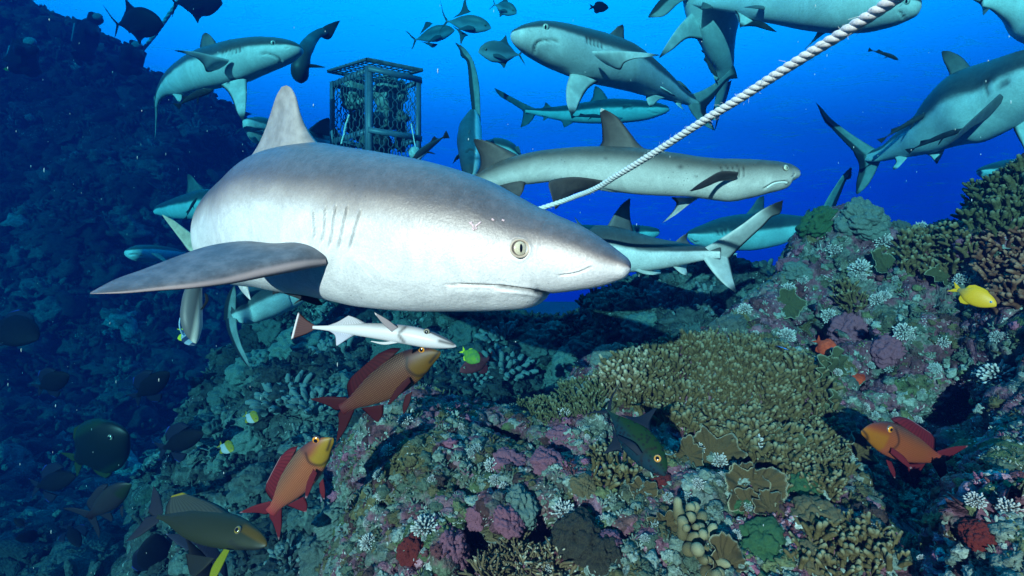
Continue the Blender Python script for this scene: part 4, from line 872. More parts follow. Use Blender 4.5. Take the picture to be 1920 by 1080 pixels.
m_sn4 = fmat("dim_snapper_skin", snap_col((0.012, 0.016, 0.02), (0.018, 0.016, 0.02), (0.02, 0.014, 0.016), (0.014, 0.024, 0.008), (0.012, 0.004, 0.005)), scales=0.1)  # shaded copy of the snapper colours, the gully's gloom put into the skin
m_snf = rays("snapper_fin", (0.13, 0.014, 0.020), (0.26, 0.16, 0.19)); m_snf2 = rays("brown_snapper_fin", (0.05, 0.006, 0.008)); m_dkf = rays("dim_fin", (0.02, 0.02, 0.03))
def snap_fins(m, pect=True, hh=1.0):
    f = CAUD(m, .175*hh, .25, .052, .10)+[("dorsal_fin", [(.78, .135), (.72, .17), (.62, .185)], [(.26, .045), (.30, .12), (.36, .15)], m),
        ("anal_fin", [(.46, -.12), (.42, -.17), (.36, -.20)], [(.30, -.06), (.32, -.12), (.345, -.19)], m), ("pelvic_fin", [(.70, -.14, .02), (.64, -.20, .03), (.57, -.24, .03)], [(.64, -.14, .02), (.59, -.19, .03), (.565, -.235, .03)], m)]
    if pect: f.append(("pectoral_fin", [(.755, -.045, .062), (.65, -.07, .085), (.54, -.125, .09)], [(.745, -.085, .062), (.63, -.12, .085), (.55, -.135, .09)], m))
    return f
GL = [(.80, .06), (.765, .0), (.79, -.07), (.84, -.09)]; MO = [(1.0, -.008), (.95, -.028), (.91, -.04)]
fish("snapper", "brown red snapper with orange eye swimming up right beneath the white remora", "fish", (823, 655, 1.10), (606, 789, 1.18), SNAP, snap_fins(m_snf2), m_sn2, (.905, .055, .024), m_eye_red, "red snappers", gill=GL, mouth=MO)
fish("snapper", "bright orange and yellow snapper rising steeply at the left edge of the near reef", "fish", (620, 818, 1.02), (486, 987, 1.10), SNAP, snap_fins(m_snf), m_sn, (.915, .060, .030), m_eye_red, "red snappers", gill=GL, mouth=MO)
fish("snapper", "orange snapper facing left in front of the dark crevice on the right", "fish", (1621, 805, .98), (1800, 877, 1.06), SNAP, snap_fins(m_snf), m_sn3, (.80, .065, .026), m_eye_red, "red snappers", gill=[(.74, .08), (.69, .0), (.72, -.08)], mouth=[(1.0, -.01), (.95, -.035), (.92, -.06)], bend=-.03)
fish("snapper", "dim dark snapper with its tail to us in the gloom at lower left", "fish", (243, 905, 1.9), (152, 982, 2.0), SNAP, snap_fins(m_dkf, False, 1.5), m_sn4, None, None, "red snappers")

# remora below the big shark and the smaller ones
REM = [(1.0, -.055, -.062, .9), (.985, -.042, -.068, .9), (.95, -.022, -.074, .9), (.90, .0, -.078, .9), (.83, .022, -.078, .85), (.75, .038, -.070, .8), (.66, .045, -.060, .75), (.55, .047, -.048, .7), (.42, .040, -.035, .65), (.30, .026, -.024, .6), (.20, .013, -.014, .55), (.13, .008, -.010, .5)]
def rem_col(pale):
    def fn(g, fx, fz):
        c = g.mix(g.step(g.math('ADD', fz, g.math('MULTIPLY', g.noise(30, 3), 0.02)), 0.02, 0.05), pale, tuple(a*0.55 for a in pale))
        d = g.math('SUBTRACT', fz, g.math('SUBTRACT', 0.012, g.math('MULTIPLY', g.math('SUBTRACT', fx, 0.86), 0.38)))
        st_ = g.math('MULTIPLY', g.math('SUBTRACT', 1.0, g.step(g.math('ABSOLUTE', d), 0.004, 0.013)), g.step(fx, 0.74, 0.82))
        return g.mix(g.math('MULTIPLY', st_, 0.9), c, (0.06, 0.05, 0.055))
    return fn
m_rw = fmat("remora_skin_pale", rem_col((0.62, 0.60, 0.62)), 0.35); m_rf = rays("remora_fin", (0.30, 0.25, 0.27), (0.6, 0.55, 0.58)); m_rt = rays("remora_tail", (0.085, 0.035, 0.035), (0.7, 0.66, 0.7), 60)
fish("remora", "pale silvery remora with a dark fan tail right under the big shark's belly", "fish", (857, 630, .86), (548, 611, .90), REM,
     [("caudal_fin", [(.145, .010), (.09, .04), (.03, .086)], [(.145, -.012), (.09, -.045), (.0, -.084)], m_rt, .04), ("dorsal_fin", [(.46, .04), (.40, .066), (.345, .080)], [(.22, .015), (.28, .04), (.335, .074)], rays("remora_dorsal", (0.5, 0.48, 0.52))),
      ("anal_fin", [(.40, -.03), (.35, -.06), (.29, -.10)], [(.22, -.012), (.27, -.04), (.285, -.095)], rays("remora_anal", (0.5, 0.5, 0.6))), ("pectoral_fin", [(.66, .03, .035), (.60, .07, .05), (.525, .105, .06)], [(.63, .0, .04), (.575, .045, .05), (.53, .095, .06)], m_rf),
      ("pelvic_fin", [(.66, -.06, .01), (.58, -.075, .015), (.50, -.062, .02)], [(.63, -.05, .01), (.57, -.06, .015), (.505, -.058, .02)], rays("remora_pelvic", (0.6, 0.58, 0.6)))],
     m_rw, (.83, .012, .020), m_eye_dark, n=90, seg=40, gill=[(.70, .03), (.675, -.01), (.70, -.05)], mouth=[(.985, -.048), (.95, -.042), (.91, -.034)])
m_rd = flat("remora_skin_dark", (0.035, 0.04, 0.045)); m_rdf = flat("remora_fin_dark", (0.02, 0.022, 0.025))
REMS = [(p[0], p[1]+.02, p[2]+.02) for p in REM]
rfins = [("caudal_fin", [(.15, .02), (.08, .05), (.0, .075)], [(.15, -.0), (.09, -.02), (.03, -.045)], m_rdf), ("dorsal_fin", [(.45, .06), (.36, .085), (.30, .10)], [(.24, .04), (.27, .06), (.29, .095)], m_rdf), ("pectoral_fin", [(.68, -.02, .03), (.60, -.07, .04), (.54, -.11, .04)], [(.62, -.02, .03), (.57, -.06, .04), (.535, -.10, .04)], m_rdf)]
def remora(label, h, t, mat=None, **kw): fish("remora", label, "fish", h, t, REMS, rfins, mat or m_rd, (.86, .03, .014), m_eye_dark, "remoras riding with the sharks", n=40, seg=18, wr=.6, **kw)
remora("thin dark remora along the back of the shark at the right edge", (1748, 206, 2.86), (1648, 267, 3.0))
remora("dark remora hugging the belly side of the shark at the right edge", (1810, 238, 2.55), (1700, 286, 2.8))
remora("dark remora hanging below the pale belly of the upper left shark", (396, 164, 3.1), (331, 202, 3.3))
remora("dark remora beside the belly of the diving shark near the rope", (1343, 146, 3.3), (1319, 92, 3.4), up=(-1, 0))
remora("black remora with a white stripe slanting up next to the cage", (768, 303, 1.9), (842, 253, 2.1), fmat("striped_remora", lambda g, fx, fz: g.mix(g.math('SUBTRACT', 1.0, g.step(g.math('ABSOLUTE', g.math('ADD', fz, 0.035)), 0.006, 0.012)), (0.015, 0.016, 0.02), (0.7, 0.7, 0.7))))
remora("black remora with blue rimmed tail stuck under the big shark's belly", (606, 566, .98), (510, 546, 1.05))
remora("tiny lone remora drifting in open water right of the rope", (1686, 110, 3.0), (1627, 94, 3.0))
remora("little remora slanting across the dim shark at mid left", (368, 370, 4.3), (348, 412, 4.3))
remora("slim remora along the belly line of the hazy blue shark in the centre", (1132, 217, 5.0), (1070, 220, 5.1))
m_rg = fmat("remora_skin_grey", lambda g, fx, fz: g.mix(g.step(fz, -0.02, 0.03), (0.62, 0.66, 0.60), (0.085, 0.10, 0.11)))
fish("remora", "large grey and white remora hanging head down below the near pectoral fin", "fish", (359, 643, 1.30), (392, 470, 1.36), [(p[0], p[1]*1.9+.03, p[2]*1.6+.02) for p in REMS], [("pectoral_fin", [(.66, -.02, .05), (.56, -.05, .07), (.48, -.03, .08)], [(.64, -.05, .05), (.55, -.08, .07), (.49, -.06, .08)], m_rdf), ("caudal_fin", [(.15, .03), (.08, .05), (.0, .08)], [(.15, .0), (.08, -.04), (.0, -.06)], m_rdf)], m_rg, None, group="remoras riding with the sharks", wr=.7, up=(-1, 0))

# bluefin trevally on the right of the near reef
TREV = [(1.0, -.02, -.035), (.985, .01, -.055), (.95, .065, -.085), (.90, .12, -.115), (.80, .185, -.155), (.68, .215, -.185), (.55, .205, -.185), (.42, .155, -.145), (.30, .085, -.08), (.22, .035, -.035), (.17, .016, -.018), (.13, .016, -.016)]
def trev_col(a, b, spots=True):
    def fn(g, fx, fz):
        c = g.mix(g.step(g.math('ADD', fz, g.math('MULTIPLY', g.noise(12, 3), 0.08)), -0.02, 0.10), a, b)
        if spots: c = g.mix(g.math('MULTIPLY', g.math('SUBTRACT', 1.0, g.step(g.vor(120), 0.2, 0.4)), 0.7), c, (0.004, 0.006, 0.012))
        return c
    return fn
m_tv = fmat("bluefin_trevally_skin", trev_col((0.003, 0.022, 0.035), (0.006, 0.028, 0.010)), 0.65, 0.08); m_tvf = rays("trevally_fin_blue", (0.001, 0.009, 0.022))
def trev_fins(m, sp=1.0): return [("caudal_fin", [(.165, .02), (.10, .09), (.06, .16), (0, .26*sp)], [(.13, -.005), (.085, .06), (.055, .12), (-.002, .255*sp)], m, .06), ("caudal_fin", [(.165, -.02), (.10, -.09), (.05, -.14), (.0, -.19*sp)], [(.13, .005), (.085, -.06), (.04, -.12), (-.002, -.185*sp)], m, .06),
    ("dorsal_fin", [(.60, .20), (.53, .25), (.47, .33*sp)], [(.26, .065), (.40, .19), (.455, .32*sp)], m, .03), ("anal_fin", [(.58, -.18), (.51, -.22), (.45, -.28*sp)], [(.26, -.06), (.39, -.16), (.44, -.27*sp)], m, .03), ("pectoral_fin", [(.72, -.03, .09), (.60, -.02, .11), (.42, -.10, .10)], [(.71, -.08, .09), (.58, -.10, .11), (.43, -.12, .10)], m, .05)]
fish("trevally", "dark green speckled trevally nosing down over the olive branching coral", "fish", (1249, 890, .90), (1124, 752, 1.0), [(p[0], p[1]*.84, p[2]*.84) for p in TREV], trev_fins(m_tvf, 1.2), m_tv, (.845, .045, .040), eye_mat("trevally_eye", (0.65, 0.30, 0.05), (0.5, 0.5)), n=80, seg=40, gill=[(.76, .10), (.715, .02), (.74, -.08), (.80, -.13)], mouth=[(1.0, -.03), (.955, -.05), (.92, -.072)], wr=.32)
m_bk = flat("silhouette_fish_skin", (0.012, 0.014, 0.018)); m_bkf = flat("silhouette_fish_fin", (0.01, 0.012, 0.015))  # backlit silhouettes put into near-black skin and fin colours
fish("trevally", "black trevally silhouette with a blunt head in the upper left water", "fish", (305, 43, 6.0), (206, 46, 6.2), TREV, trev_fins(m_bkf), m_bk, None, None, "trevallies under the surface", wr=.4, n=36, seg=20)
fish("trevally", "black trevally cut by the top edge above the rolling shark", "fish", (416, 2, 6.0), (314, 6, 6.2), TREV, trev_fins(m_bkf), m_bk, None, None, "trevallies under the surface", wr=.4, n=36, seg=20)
m_sv = fmat("silver_trevally_skin", trev_col((0.30, 0.42, 0.5), (0.10, 0.15, 0.18), False)); m_svf = rays("silver_fin", (0.08, 0.13, 0.16))
fish("trevally", "blue grey trevally facing left just under the blunt shark snout", "fish", (897, 95, 3.8), (987, 104, 3.9), TREV, trev_fins(m_svf), m_sv, (.86, .04, .03), m_eye_dark, "trevallies under the surface", wr=.4, n=40, seg=24)
RUN = [(p[0], p[1]*.72, p[2]*.72) for p in TREV]
fish("jack", "slim silver jack facing right, front one of the pair near the surface", "fish", (921, 51, 4.6), (824, 38, 4.7), RUN, trev_fins(m_svf, 1.25), m_sv, (.90, .02, .022), m_eye_dark, "silver jacks near the surface", wr=.45, n=36, seg=20)
fish("jack", "slim silver jack behind and below the front one of the pair", "fish", (852, 55, 5.2), (766, 78, 5.3), RUN, trev_fins(m_svf, .8), m_sv, None, None, "silver jacks near the surface", wr=.45, n=36, seg=20)
fish("jack", "small silver jack touching the top edge left of the blunt shark snout", "fish", (969, 24, 4.8), (920, 6, 4.9), [(p[0], p[1]*.95, p[2]*.95) for p in TREV], trev_fins(m_svf, 1.0), m_sv, (.88, .03, .03), m_eye_dark, "silver jacks near the surface", wr=.45, n=36, seg=20)

# reef fishes
OVAL = [(1.0, .0, -.01), (.985, .03, -.035), (.94, .09, -.08), (.86, .155, -.135), (.74, .21, -.19), (.60, .235, -.215), (.45, .215, -.20), (.34, .15, -.14), (.26, .085, -.08), (.21, .055, -.055), (.17, .05, -.05)]
def oval_fins(m, m2=None): return CAUD(m2 or m, .14, .21, .05, .07)+[("dorsal_fin", [(.80, .17), (.66, .26), (.40, .27)], [(.26, .08), (.28, .15), (.30, .20)], m), ("anal_fin", [(.58, -.20), (.48, -.26), (.38, -.27)], [(.27, -.08), (.28, -.15), (.30, -.20)], m)]
def small(name, label, h, t, mat, m2, scale=1.0, eye=(.87, .04, .028), group=None, eye_m=None, **kw): fish(name, label, "fish", h, t, [(p[0], p[1]*scale, p[2]*scale) for p in OVAL], oval_fins(m2), mat, eye, eye_m or m_eye_dark, group, n=36, seg=22, wr=.36, **kw)
m_gold = fmat("golden_damsel_skin", lambda g, fx, fz: g.mix(g.step(g.math('ADD', fx, g.math('MULTIPLY', g.noise(30, 2), 0.2)), 0.2, 0.55), (0.07, 0.11, 0.07), (0.50, 0.33, 0.012)))
small("damselfish", "yellow damselfish with a blue eye facing right near the right edge", (1868, 574, .95), (1782, 537, 1.0), m_gold, rays("damsel_fin", (0.5, 0.36, 0.012)), eye_m=eye_mat("blue_eye", (0.15, 0.45, 0.75), (0.5, 0.5)))
m_lime = flat("lime_damsel_skin", (0.12, 0.26, 0.02), (0.06, 0.17, 0.05)); small("damselfish", "tiny lime green damselfish above the teal boulder in the middle", (899, 679, 1.75), (864, 655, 1.8), m_lime, rays("lime_fin", (0.45, 0.60, 0.02)), 1.25)
small("squirrelfish", "dull maroon squirrelfish just below the tiny lime damselfish", (862, 697, 1.9), (928, 668, 2.0), flat("maroon_skin", (0.13, 0.035, 0.045)), rays("maroon_fin", (0.10, 0.02, 0.03)), .75)
m_sold = flat("soldierfish_skin", (0.75, 0.09, 0.03), (0.5, 0.05, 0.02)); small("soldierfish", "red soldierfish with a big dark eye at the mouth of the upper crevice", (1567, 668, 1.62), (1528, 634, 1.72), m_sold, rays("soldier_fin", (0.6, 0.06, 0.02)), 1.1, eye=(.80, .06, .085), eye_m=eye_mat("big_dark_eye", (0.5, 0.06, 0.03), (0.75, 0.75)))
small("soldierfish", "tiny red soldierfish peering out below the larger one", (1598, 726, 1.58), (1592, 690, 1.70), m_sold, rays("soldier_fin2", (0.6, 0.06, 0.02)), 1.0, eye=(.78, .0, .10), eye_m=eye_mat("big_dark_eye2", (0.5, 0.06, 0.03), (0.75, 0.75)))
fish("wrasse", "thin neon blue cleaner wrasse above the olive branching coral", "fish", (1479, 655, 1.60), (1448, 646, 1.62), [(p[0], p[1]*.9, p[2]*.9) for p in REMS], [], fmat("wrasse_skin", lambda g, fx, fz: g.mix(g.step(fz, -0.01, 0.01), (0.02, 0.25, 0.9), (0.01, 0.02, 0.05))), n=24, seg=14)
m_but = fmat("butterflyfish_skin", lambda g, fx, fz: g.mix(g.step(g.math('ADD', g.math('MULTIPLY', fx, 0.4), fz), 0.23, 0.27), (0.32, 0.36, 0.38), (0.25, 0.20, 0.01)))
small("butterflyfish", "small white and yellow butterflyfish, upper of two at lower left of centre", (484, 789, 2.0), (457, 776, 2.05), m_but, rays("butterfly_fin", (0.25, 0.2, 0.01)), 1.0, group="butterflyfish over the dark gully")
small("butterflyfish", "small white and yellow butterflyfish, lower of two at lower left of centre", (438, 845, 2.0), (409, 833, 2.05), m_but, rays("butterfly_fin2", (0.25, 0.2, 0.01)), 1.0, group="butterflyfish over the dark gully")
r, loc = fish("bannerfish", "tiny striped bannerfish with a long white streamer left of the hanging remora", "fish", (366, 648, 1.7), (340, 612, 1.75), [(p[0], p[1], p[2]) for p in OVAL], oval_fins(rays("banner_fin", (0.5, 0.6, 0.03))),
     fmat("banner_skin", lambda g, fx, fz: g.mix(g.step(g.math('SINE', g.math('MULTIPLY', fx, 18.0)), -0.1, 0.1), (0.015, 0.03, 0.08), (0.2, 0.3, 0.38))), None, n=30, seg=18, wr=.3)
tv, tf = tube_mesh([P(344, 630, 1.72), P(337, 612, 1.7), P(338, 597, 1.7), P(345, 586, 1.7), P(356, 579, 1.7)], [0.004, 0.003, 0.0025, 0.002, 0.001], 6, n=20); put("streamer", tv, tf, flat("streamer_skin", (0.35, 0.6, 0.8)), r)
# surgeonfish and the dark ones in the gully
SURG = [(1.0, -.05, -.07), (.985, -.02, -.09), (.95, .02, -.115), (.90, .065, -.13), (.82, .115, -.15), (.72, .15, -.165), (.58, .165, -.17), (.44, .15, -.145), (.32, .10, -.09), (.24, .055, -.045), (.18, .028, -.025), (.15, .025, -.022)]
SURG = [(p[0], p[1]*.56, p[2]*.56) for p in SURG]
m_su = fmat("surgeonfish_skin", lambda g, fx, fz: g.mix(g.math('MULTIPLY', g.step(fx, 0.80, 0.84), g.math('SUBTRACT', 1.0, g.step(g.math('ABSOLUTE', g.math('ADD', fz, g.math('MULTIPLY', g.math('SUBTRACT', fx, 0.93), 0.25))), 0.012, 0.03))), (0.022, 0.024, 0.009), (0.09, 0.045, 0.004)))
fish("surgeonfish", "olive surgeonfish with yellow trimmed fins facing right at the bottom left", "fish", (505, 1010, 1.25), (262, 962, 1.4), SURG,
     [("dorsal_fin", [(.72, .075), (.55, .12), (.26, .15)], [(.20, .02), (.18, .06), (.18, .12)], rays("surgeon_fin", (0.05, 0.05, 0.04), (0.35, 0.20, 0.01))), ("pectoral_fin", [(.80, -.09, .03), (.81, -.18, .05), (.79, -.27, .05)], [(.755, -.09, .03), (.745, -.18, .05), (.765, -.26, .05)], rays("surgeon_pectoral", (0.24, 0.22, 0.008)), .04), ("pelvic_fin", [(.74, -.14, .04), (.70, -.20, .05), (.66, -.24, .05)], [(.50, -.15, .02), (.56, -.20, .03), (.62, -.235, .05)], rays("surgeon_pelvic", (0.02, 0.02, 0.015)), .04)]+CAUD(m_dkf, .16, .18, .03, .05),
     m_su, (.80, .012, .022), eye_mat("surgeon_eye", (0.30, 0.18, 0.03), (0.5, 0.5)), gill=[(.78, -.05), (.84, -.07), (.92, -.068), (.98, -.05)], n=60, seg=30, wr=.4)
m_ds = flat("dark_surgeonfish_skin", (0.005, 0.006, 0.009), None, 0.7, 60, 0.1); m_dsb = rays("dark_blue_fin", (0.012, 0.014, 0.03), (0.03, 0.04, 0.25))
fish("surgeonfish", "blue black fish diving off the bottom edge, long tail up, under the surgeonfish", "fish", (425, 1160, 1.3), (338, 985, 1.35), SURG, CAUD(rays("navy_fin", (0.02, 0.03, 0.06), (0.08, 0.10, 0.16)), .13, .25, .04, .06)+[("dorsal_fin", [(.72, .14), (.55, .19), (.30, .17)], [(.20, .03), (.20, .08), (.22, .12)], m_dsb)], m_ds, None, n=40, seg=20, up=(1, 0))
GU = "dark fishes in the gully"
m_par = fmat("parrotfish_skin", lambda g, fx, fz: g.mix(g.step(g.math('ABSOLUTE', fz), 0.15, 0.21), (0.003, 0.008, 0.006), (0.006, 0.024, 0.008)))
small("parrotfish", "dark green parrotfish with a pale beak in the shadowy gully on the left", (240, 812, 2.4), (128, 872, 2.6), m_par, rays("parrot_fin", (0.02, 0.04, 0.012)), 1.15, group=GU)
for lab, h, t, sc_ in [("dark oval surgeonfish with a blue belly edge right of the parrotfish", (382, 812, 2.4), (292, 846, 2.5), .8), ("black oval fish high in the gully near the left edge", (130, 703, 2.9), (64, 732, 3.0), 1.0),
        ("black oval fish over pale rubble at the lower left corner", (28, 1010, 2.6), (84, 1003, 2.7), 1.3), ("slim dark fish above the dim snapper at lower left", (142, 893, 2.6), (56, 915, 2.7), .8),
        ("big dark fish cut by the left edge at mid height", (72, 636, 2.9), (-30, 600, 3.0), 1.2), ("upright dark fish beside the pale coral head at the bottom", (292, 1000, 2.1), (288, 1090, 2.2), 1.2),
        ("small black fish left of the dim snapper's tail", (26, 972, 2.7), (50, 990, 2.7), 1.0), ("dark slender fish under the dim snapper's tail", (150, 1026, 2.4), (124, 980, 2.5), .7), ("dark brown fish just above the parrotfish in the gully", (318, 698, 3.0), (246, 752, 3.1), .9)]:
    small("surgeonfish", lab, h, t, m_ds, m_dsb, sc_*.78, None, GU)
small("surgeonfish", "small dark oval fish near the surface right of the jacks", (1141, 15, 5.0), (1104, 13, 5.0), m_ds, m_dsb, 1.0, None)

# ------------------------------------------------------------------ ropes
def twisted_rope(name, path, r, label, mat, pitch=0.055, per=12, n=None):
    p = np.array(path); L = np.linalg.norm(np.diff(p, axis=0), axis=1).sum(); turns = L/pitch; n = n or int(turns*per)
    q = np.linspace(0, 1, n); C = catmull(p, q); C = C+0.0022*np.stack([vnoise(np.stack([q*9, q*0+k_, q*0], -1), k_) for k_ in (1, 2, 3)], -1); T = unit(np.gradient(C, axis=0)); U = unit(np.cross(T, [0, 0, 1.0])); W = np.cross(T, U); parts = []
    for k in range(3):
        a = q*turns*2*math.pi+k*2*math.pi/3
        parts.append(tube_mesh(C+(U*np.cos(a)[:, None]+W*np.sin(a)[:, None])*r*0.37, r*0.64, 12))
    fr = []
    for k in range(260):
        i_ = rng.integers(5, n-5); d = unit(rng.normal(size=3)); s0 = C[i_]+d*r*0.9
        if name == "rope": fr.append(tube_mesh([s0, s0+d*r*0.4+T[i_]*r*0.3, s0+d*r*rng.uniform(.3, 1.3)+T[i_]*r*rng.normal()], r*0.03, 3))
    V, Fq = join(parts+fr); return tag(put(name, V-C[n//2], Fq, mat), label, "rope"), C[n//2]
g = G("rope_fibre", 0.8, 0.15); g.bump(g.math('ADD', g.noise(500, 3, 0.8), g.noise(150, 2)), 0.6, 0.001)
m_rope = g.done(g.mix(g.step(g.noise(220, 3, 0.7), 0.3, 0.7), (0.66, 0.65, 0.61), (0.85, 0.84, 0.81)))
ro, c = twisted_rope("rope", [P(1760, -60, .50), P(1672, 2, .56), P(1500, 110, .70), P(1340, 215, .88), P(1210, 298, 1.10), P(1120, 350, 1.32), P(1063, 374, 1.50), P(1013, 392, 1.56), P(930, 418, 1.65)], .0074, "thick white twisted rope slanting across the upper right of the picture", m_rope, .042)
ro.location = c
ro, c = twisted_rope("mooring_rope", [P(345, -20, 9.0), P(335, 0, 9.2), P(300, 52, 9.8), P(264, 98, 10.5)], .035, "distant blue mooring line running down to the reef in the upper left", m_rope, .5)
ro.location = c

# ------------------------------------------------------------------ bait cage
cg = empty("bait_cage", P(700, 315, 3.9), "blue grey metal mesh cage packed with fish heads behind the tall dorsal fin", "cage")
m_fr = flat("cage_frame_metal", (0.11, 0.16, 0.22), (0.08, 0.12, 0.17), 0.45, 20, 0.5); m_ms = flat("cage_mesh_metal", (0.12, 0.16, 0.20), (0.05, 0.07, 0.09), 0.45, 30)
cN, cL, cR = P(690, 122, 3.5), P(619, 150, 3.78), P(789, 144, 3.70); zt = 1.52; zb = 0.78; zm = 1.08
for c in (cN, cL, cR): c[2] = 0
cB = cL+cR-cN; up = np.array([0, 0, 1.0])
def bar(a, b, za, zb_, w_=.028, t_=.006, name="frame_bar", out_=None):
    A = np.array([a[0], a[1], za]); B = np.array([b[0], b[1], zb_]); d = B-A; L = np.linalg.norm(d); d = d/L
    s_ = unit(np.cross(d, up)) if abs(d[2]) < .9 else out_; n_ = np.cross(d, s_); V, Fq = box_mesh((A+B)/2, [d, s_, n_], [L/2, t_, w_] if abs(d[2]) < .9 else [L/2, w_, t_]); return put(name, V, Fq, m_fr, cg, smooth=False)
eL = unit(cL-cN); eR = unit(cR-cN)
for c, o1, o2 in ((cN, eL, eR), (cL, -eL, eR), (cR, -eR, eL), (cB, -eL, -eR)):
    for o_ in (o1, o2):
        bar(c+o_*.017, c+o_*.017, zb, zt, .017, .004, "corner_post", o_)
for a, b in ((cN, cL), (cN, cR), (cL, cB), (cR, cB)):
    nrm_ = unit(np.cross(b-a, up)); off = nrm_*0.009
    bar(a+off, b+off, zt-.02, zt-.02, .02, .004); bar(a+off, b+off, zm, zm, .019, .004); bar(a+off, b+off, zb+.03, zb+.03)
def mesh_panel(a, b, z0, z1, nx_=6, nz_=11, name="mesh_panel"):
    parts = []; a3 = np.array([a[0], a[1], 0]); e = np.array([b[0], b[1], 0])-a3
    for k in range(-nz_, nx_+nz_+1):
        for sgn in (1, -1):
            s_ = np.arange(0, nz_+.01, .125); u = (k+sgn*(s_*.5+.13*np.sin(2*math.pi*s_)))/nx_; v = s_/nz_
            ok = (u > 0) & (u < 1)
            if ok.sum() >= 3: parts.append(tube_mesh(a3+e*u[ok][:, None]+up*(z0+(z1-z0)*v[ok])[:, None], .0034, 4))
    V, Fq = join(parts); return put(name, V, Fq, m_ms, cg)
for a, b in ((cN, cL), (cN, cR), (cB, cR), (cL, cB)): mesh_panel(a, b, zb, zt)
lid = []                             # lid raised above the top
lN, lL, lR = cN+np.array([0, -.02, 0]), cL+np.array([-.015, 0, 0]), cR+np.array([.01, 0, 0]); lB = lL+lR-lN
LZ = lambda c, z: np.array([c[0], c[1], z])
quad = [LZ(lN, 1.555), LZ(lL, 1.60), LZ(lB, 1.61), LZ(lR, 1.575)]
for k in range(4): lid.append(tube_mesh([quad[k], quad[(k+1) % 4]], .012, 6))
for k in range(1, 9):
    u = k/9; lid.append(tube_mesh([quad[0]*(1-u)+quad[1]*u, quad[3]*(1-u)+quad[2]*u], .004, 5)); lid.append(tube_mesh([quad[0]*(1-u)+quad[3]*u, quad[1]*(1-u)+quad[2]*u], .004, 5))
V, Fq = join(lid); put("lid", V, Fq, m_ms, cg)
def blob(name, c, rad, mat, parent=None, label=None, cat=None, group=None, seed=0, amp=.25, fr_=2.5, res=(40, 26)):
    V, Fq = uvsphere(*res); d = 1+amp*fbm(V*fr_+seed*3.1, 4, seed % 7); V = V*d[:, None]*np.array(rad)
    if parent is not None: return put(name, V+np.array(c), Fq, mat, parent)
    o = put(name, V, Fq, mat); o.location = [float(a) for a in c]; return tag(o, label, cat, group)
m_bait = flat("fish_head_skin", (0.34, 0.37, 0.35), (0.12, 0.13, 0.12), 0.5, 9)
cc = (cL+cR)/2; BG = "bait in the cage"
for k, (px, py, d, s, lb) in enumerate([(732, 180, 3.86, (.13, .12, .14), "pale round fish head filling the upper right of the cage"), (668, 178, 3.92, (.10, .1, .13), "pale fish head high in the left side of the cage"), (728, 225, 3.85, (.15, .1, .07), "grey fish head under the round one in the cage"), (672, 236, 3.9, (.09, .1, .11), "brown bait chunk low in the left side of the cage"), (705, 270, 3.85, (.11, .1, .10), "dark bait chunk at the bottom of the cage"), (752, 262, 3.9, (.05, .06, .09), "small bait scrap at the bottom right of the cage")]):
    blob("bait_chunk", P(px, py, d), s, m_bait if k < 3 else flat("bait_flesh_%s" % "abc"[k-3], (0.12, 0.13, 0.12), (0.05, 0.05, 0.05), 0.6, 14), None, lb, "bait", BG, k+2, .22)
ro, c = twisted_rope("rope_end", [P(655, 215, 3.5), P(650, 230, 3.5), P(645, 250, 3.5), P(640, 270, 3.5)], .0065, "short frayed white rope end hanging on the left side of the cage", m_rope, .06); ro.location = c
by = empty("buoy", P(778, 287, 3.4), "pale round float hanging from a short line by the cage's right side", "buoy")
blob("float", P(778, 287, 3.4), (.040, .038, .042), flat("buoy_paint", (0.5, 0.6, 0.6)), by, amp=.03); tv, tf = tube_mesh([P(779, 276, 3.4), P(775, 255, 3.45), P(771, 232, 3.5)], .004, 6, n=12); put("line", tv, tf, m_rope, by)

# ------------------------------------------------------------------ divers far off on the slope
def diver(label, d, joints, edges, tank, mask=None, finp=None):
    r = empty("person", P(*joints[0][:2], d), label, "person", "divers kneeling on the far reef"); me = bpy.data.meshes.new("body")
    vs = [tuple(P(j[0], j[1], d+(j[3] if len(j) > 3 else 0))-np.array(r.location)) for j in joints]; me.from_pydata(vs, edges, [])
    o = bpy.data.objects.new("body", me); col.objects.link(o); o.parent = r
    sk = o.modifiers.new("skin", 'SKIN'); ss = o.modifiers.new("sub", 'SUBSURF'); ss.levels = ss.render_levels = 2
    for v, j in zip(me.skin_vertices[0].data, joints): v.radius = (j[2], j[2])
    me.skin_vertices[0].data[1].use_root = True; me.materials.append(m_wet)
    a, b = tank; tv, tf = tube_mesh([P(a[0], a[1], d+.1), P((a[0]*.95+b[0]*.05), (a[1]*.95+b[1]*.05), d+.1), P((a[0]+b[0])/2, (a[1]+b[1])/2, d+.1), P(b[0], b[1], d+.1)], [.03, .09, .09, .09], 14); put("air_tank", tv, tf, m_tank, r)
    if mask: blob("mask", P(mask[0], mask[1], d-.12), (.09, .05, .06), m_tank, r, amp=.02)
    if finp:
        fin("swim_fin", pts(finp[0], d, d), pts(finp[1], d, d), flat("yellow_rubber", (0.35, 0.4, 0.03)), r, thick=.08)
m_wet = flat("wetsuit", (0.012, 0.015, 0.02)); m_tank = flat("tank_paint", (0.30, 0.40, 0.42))
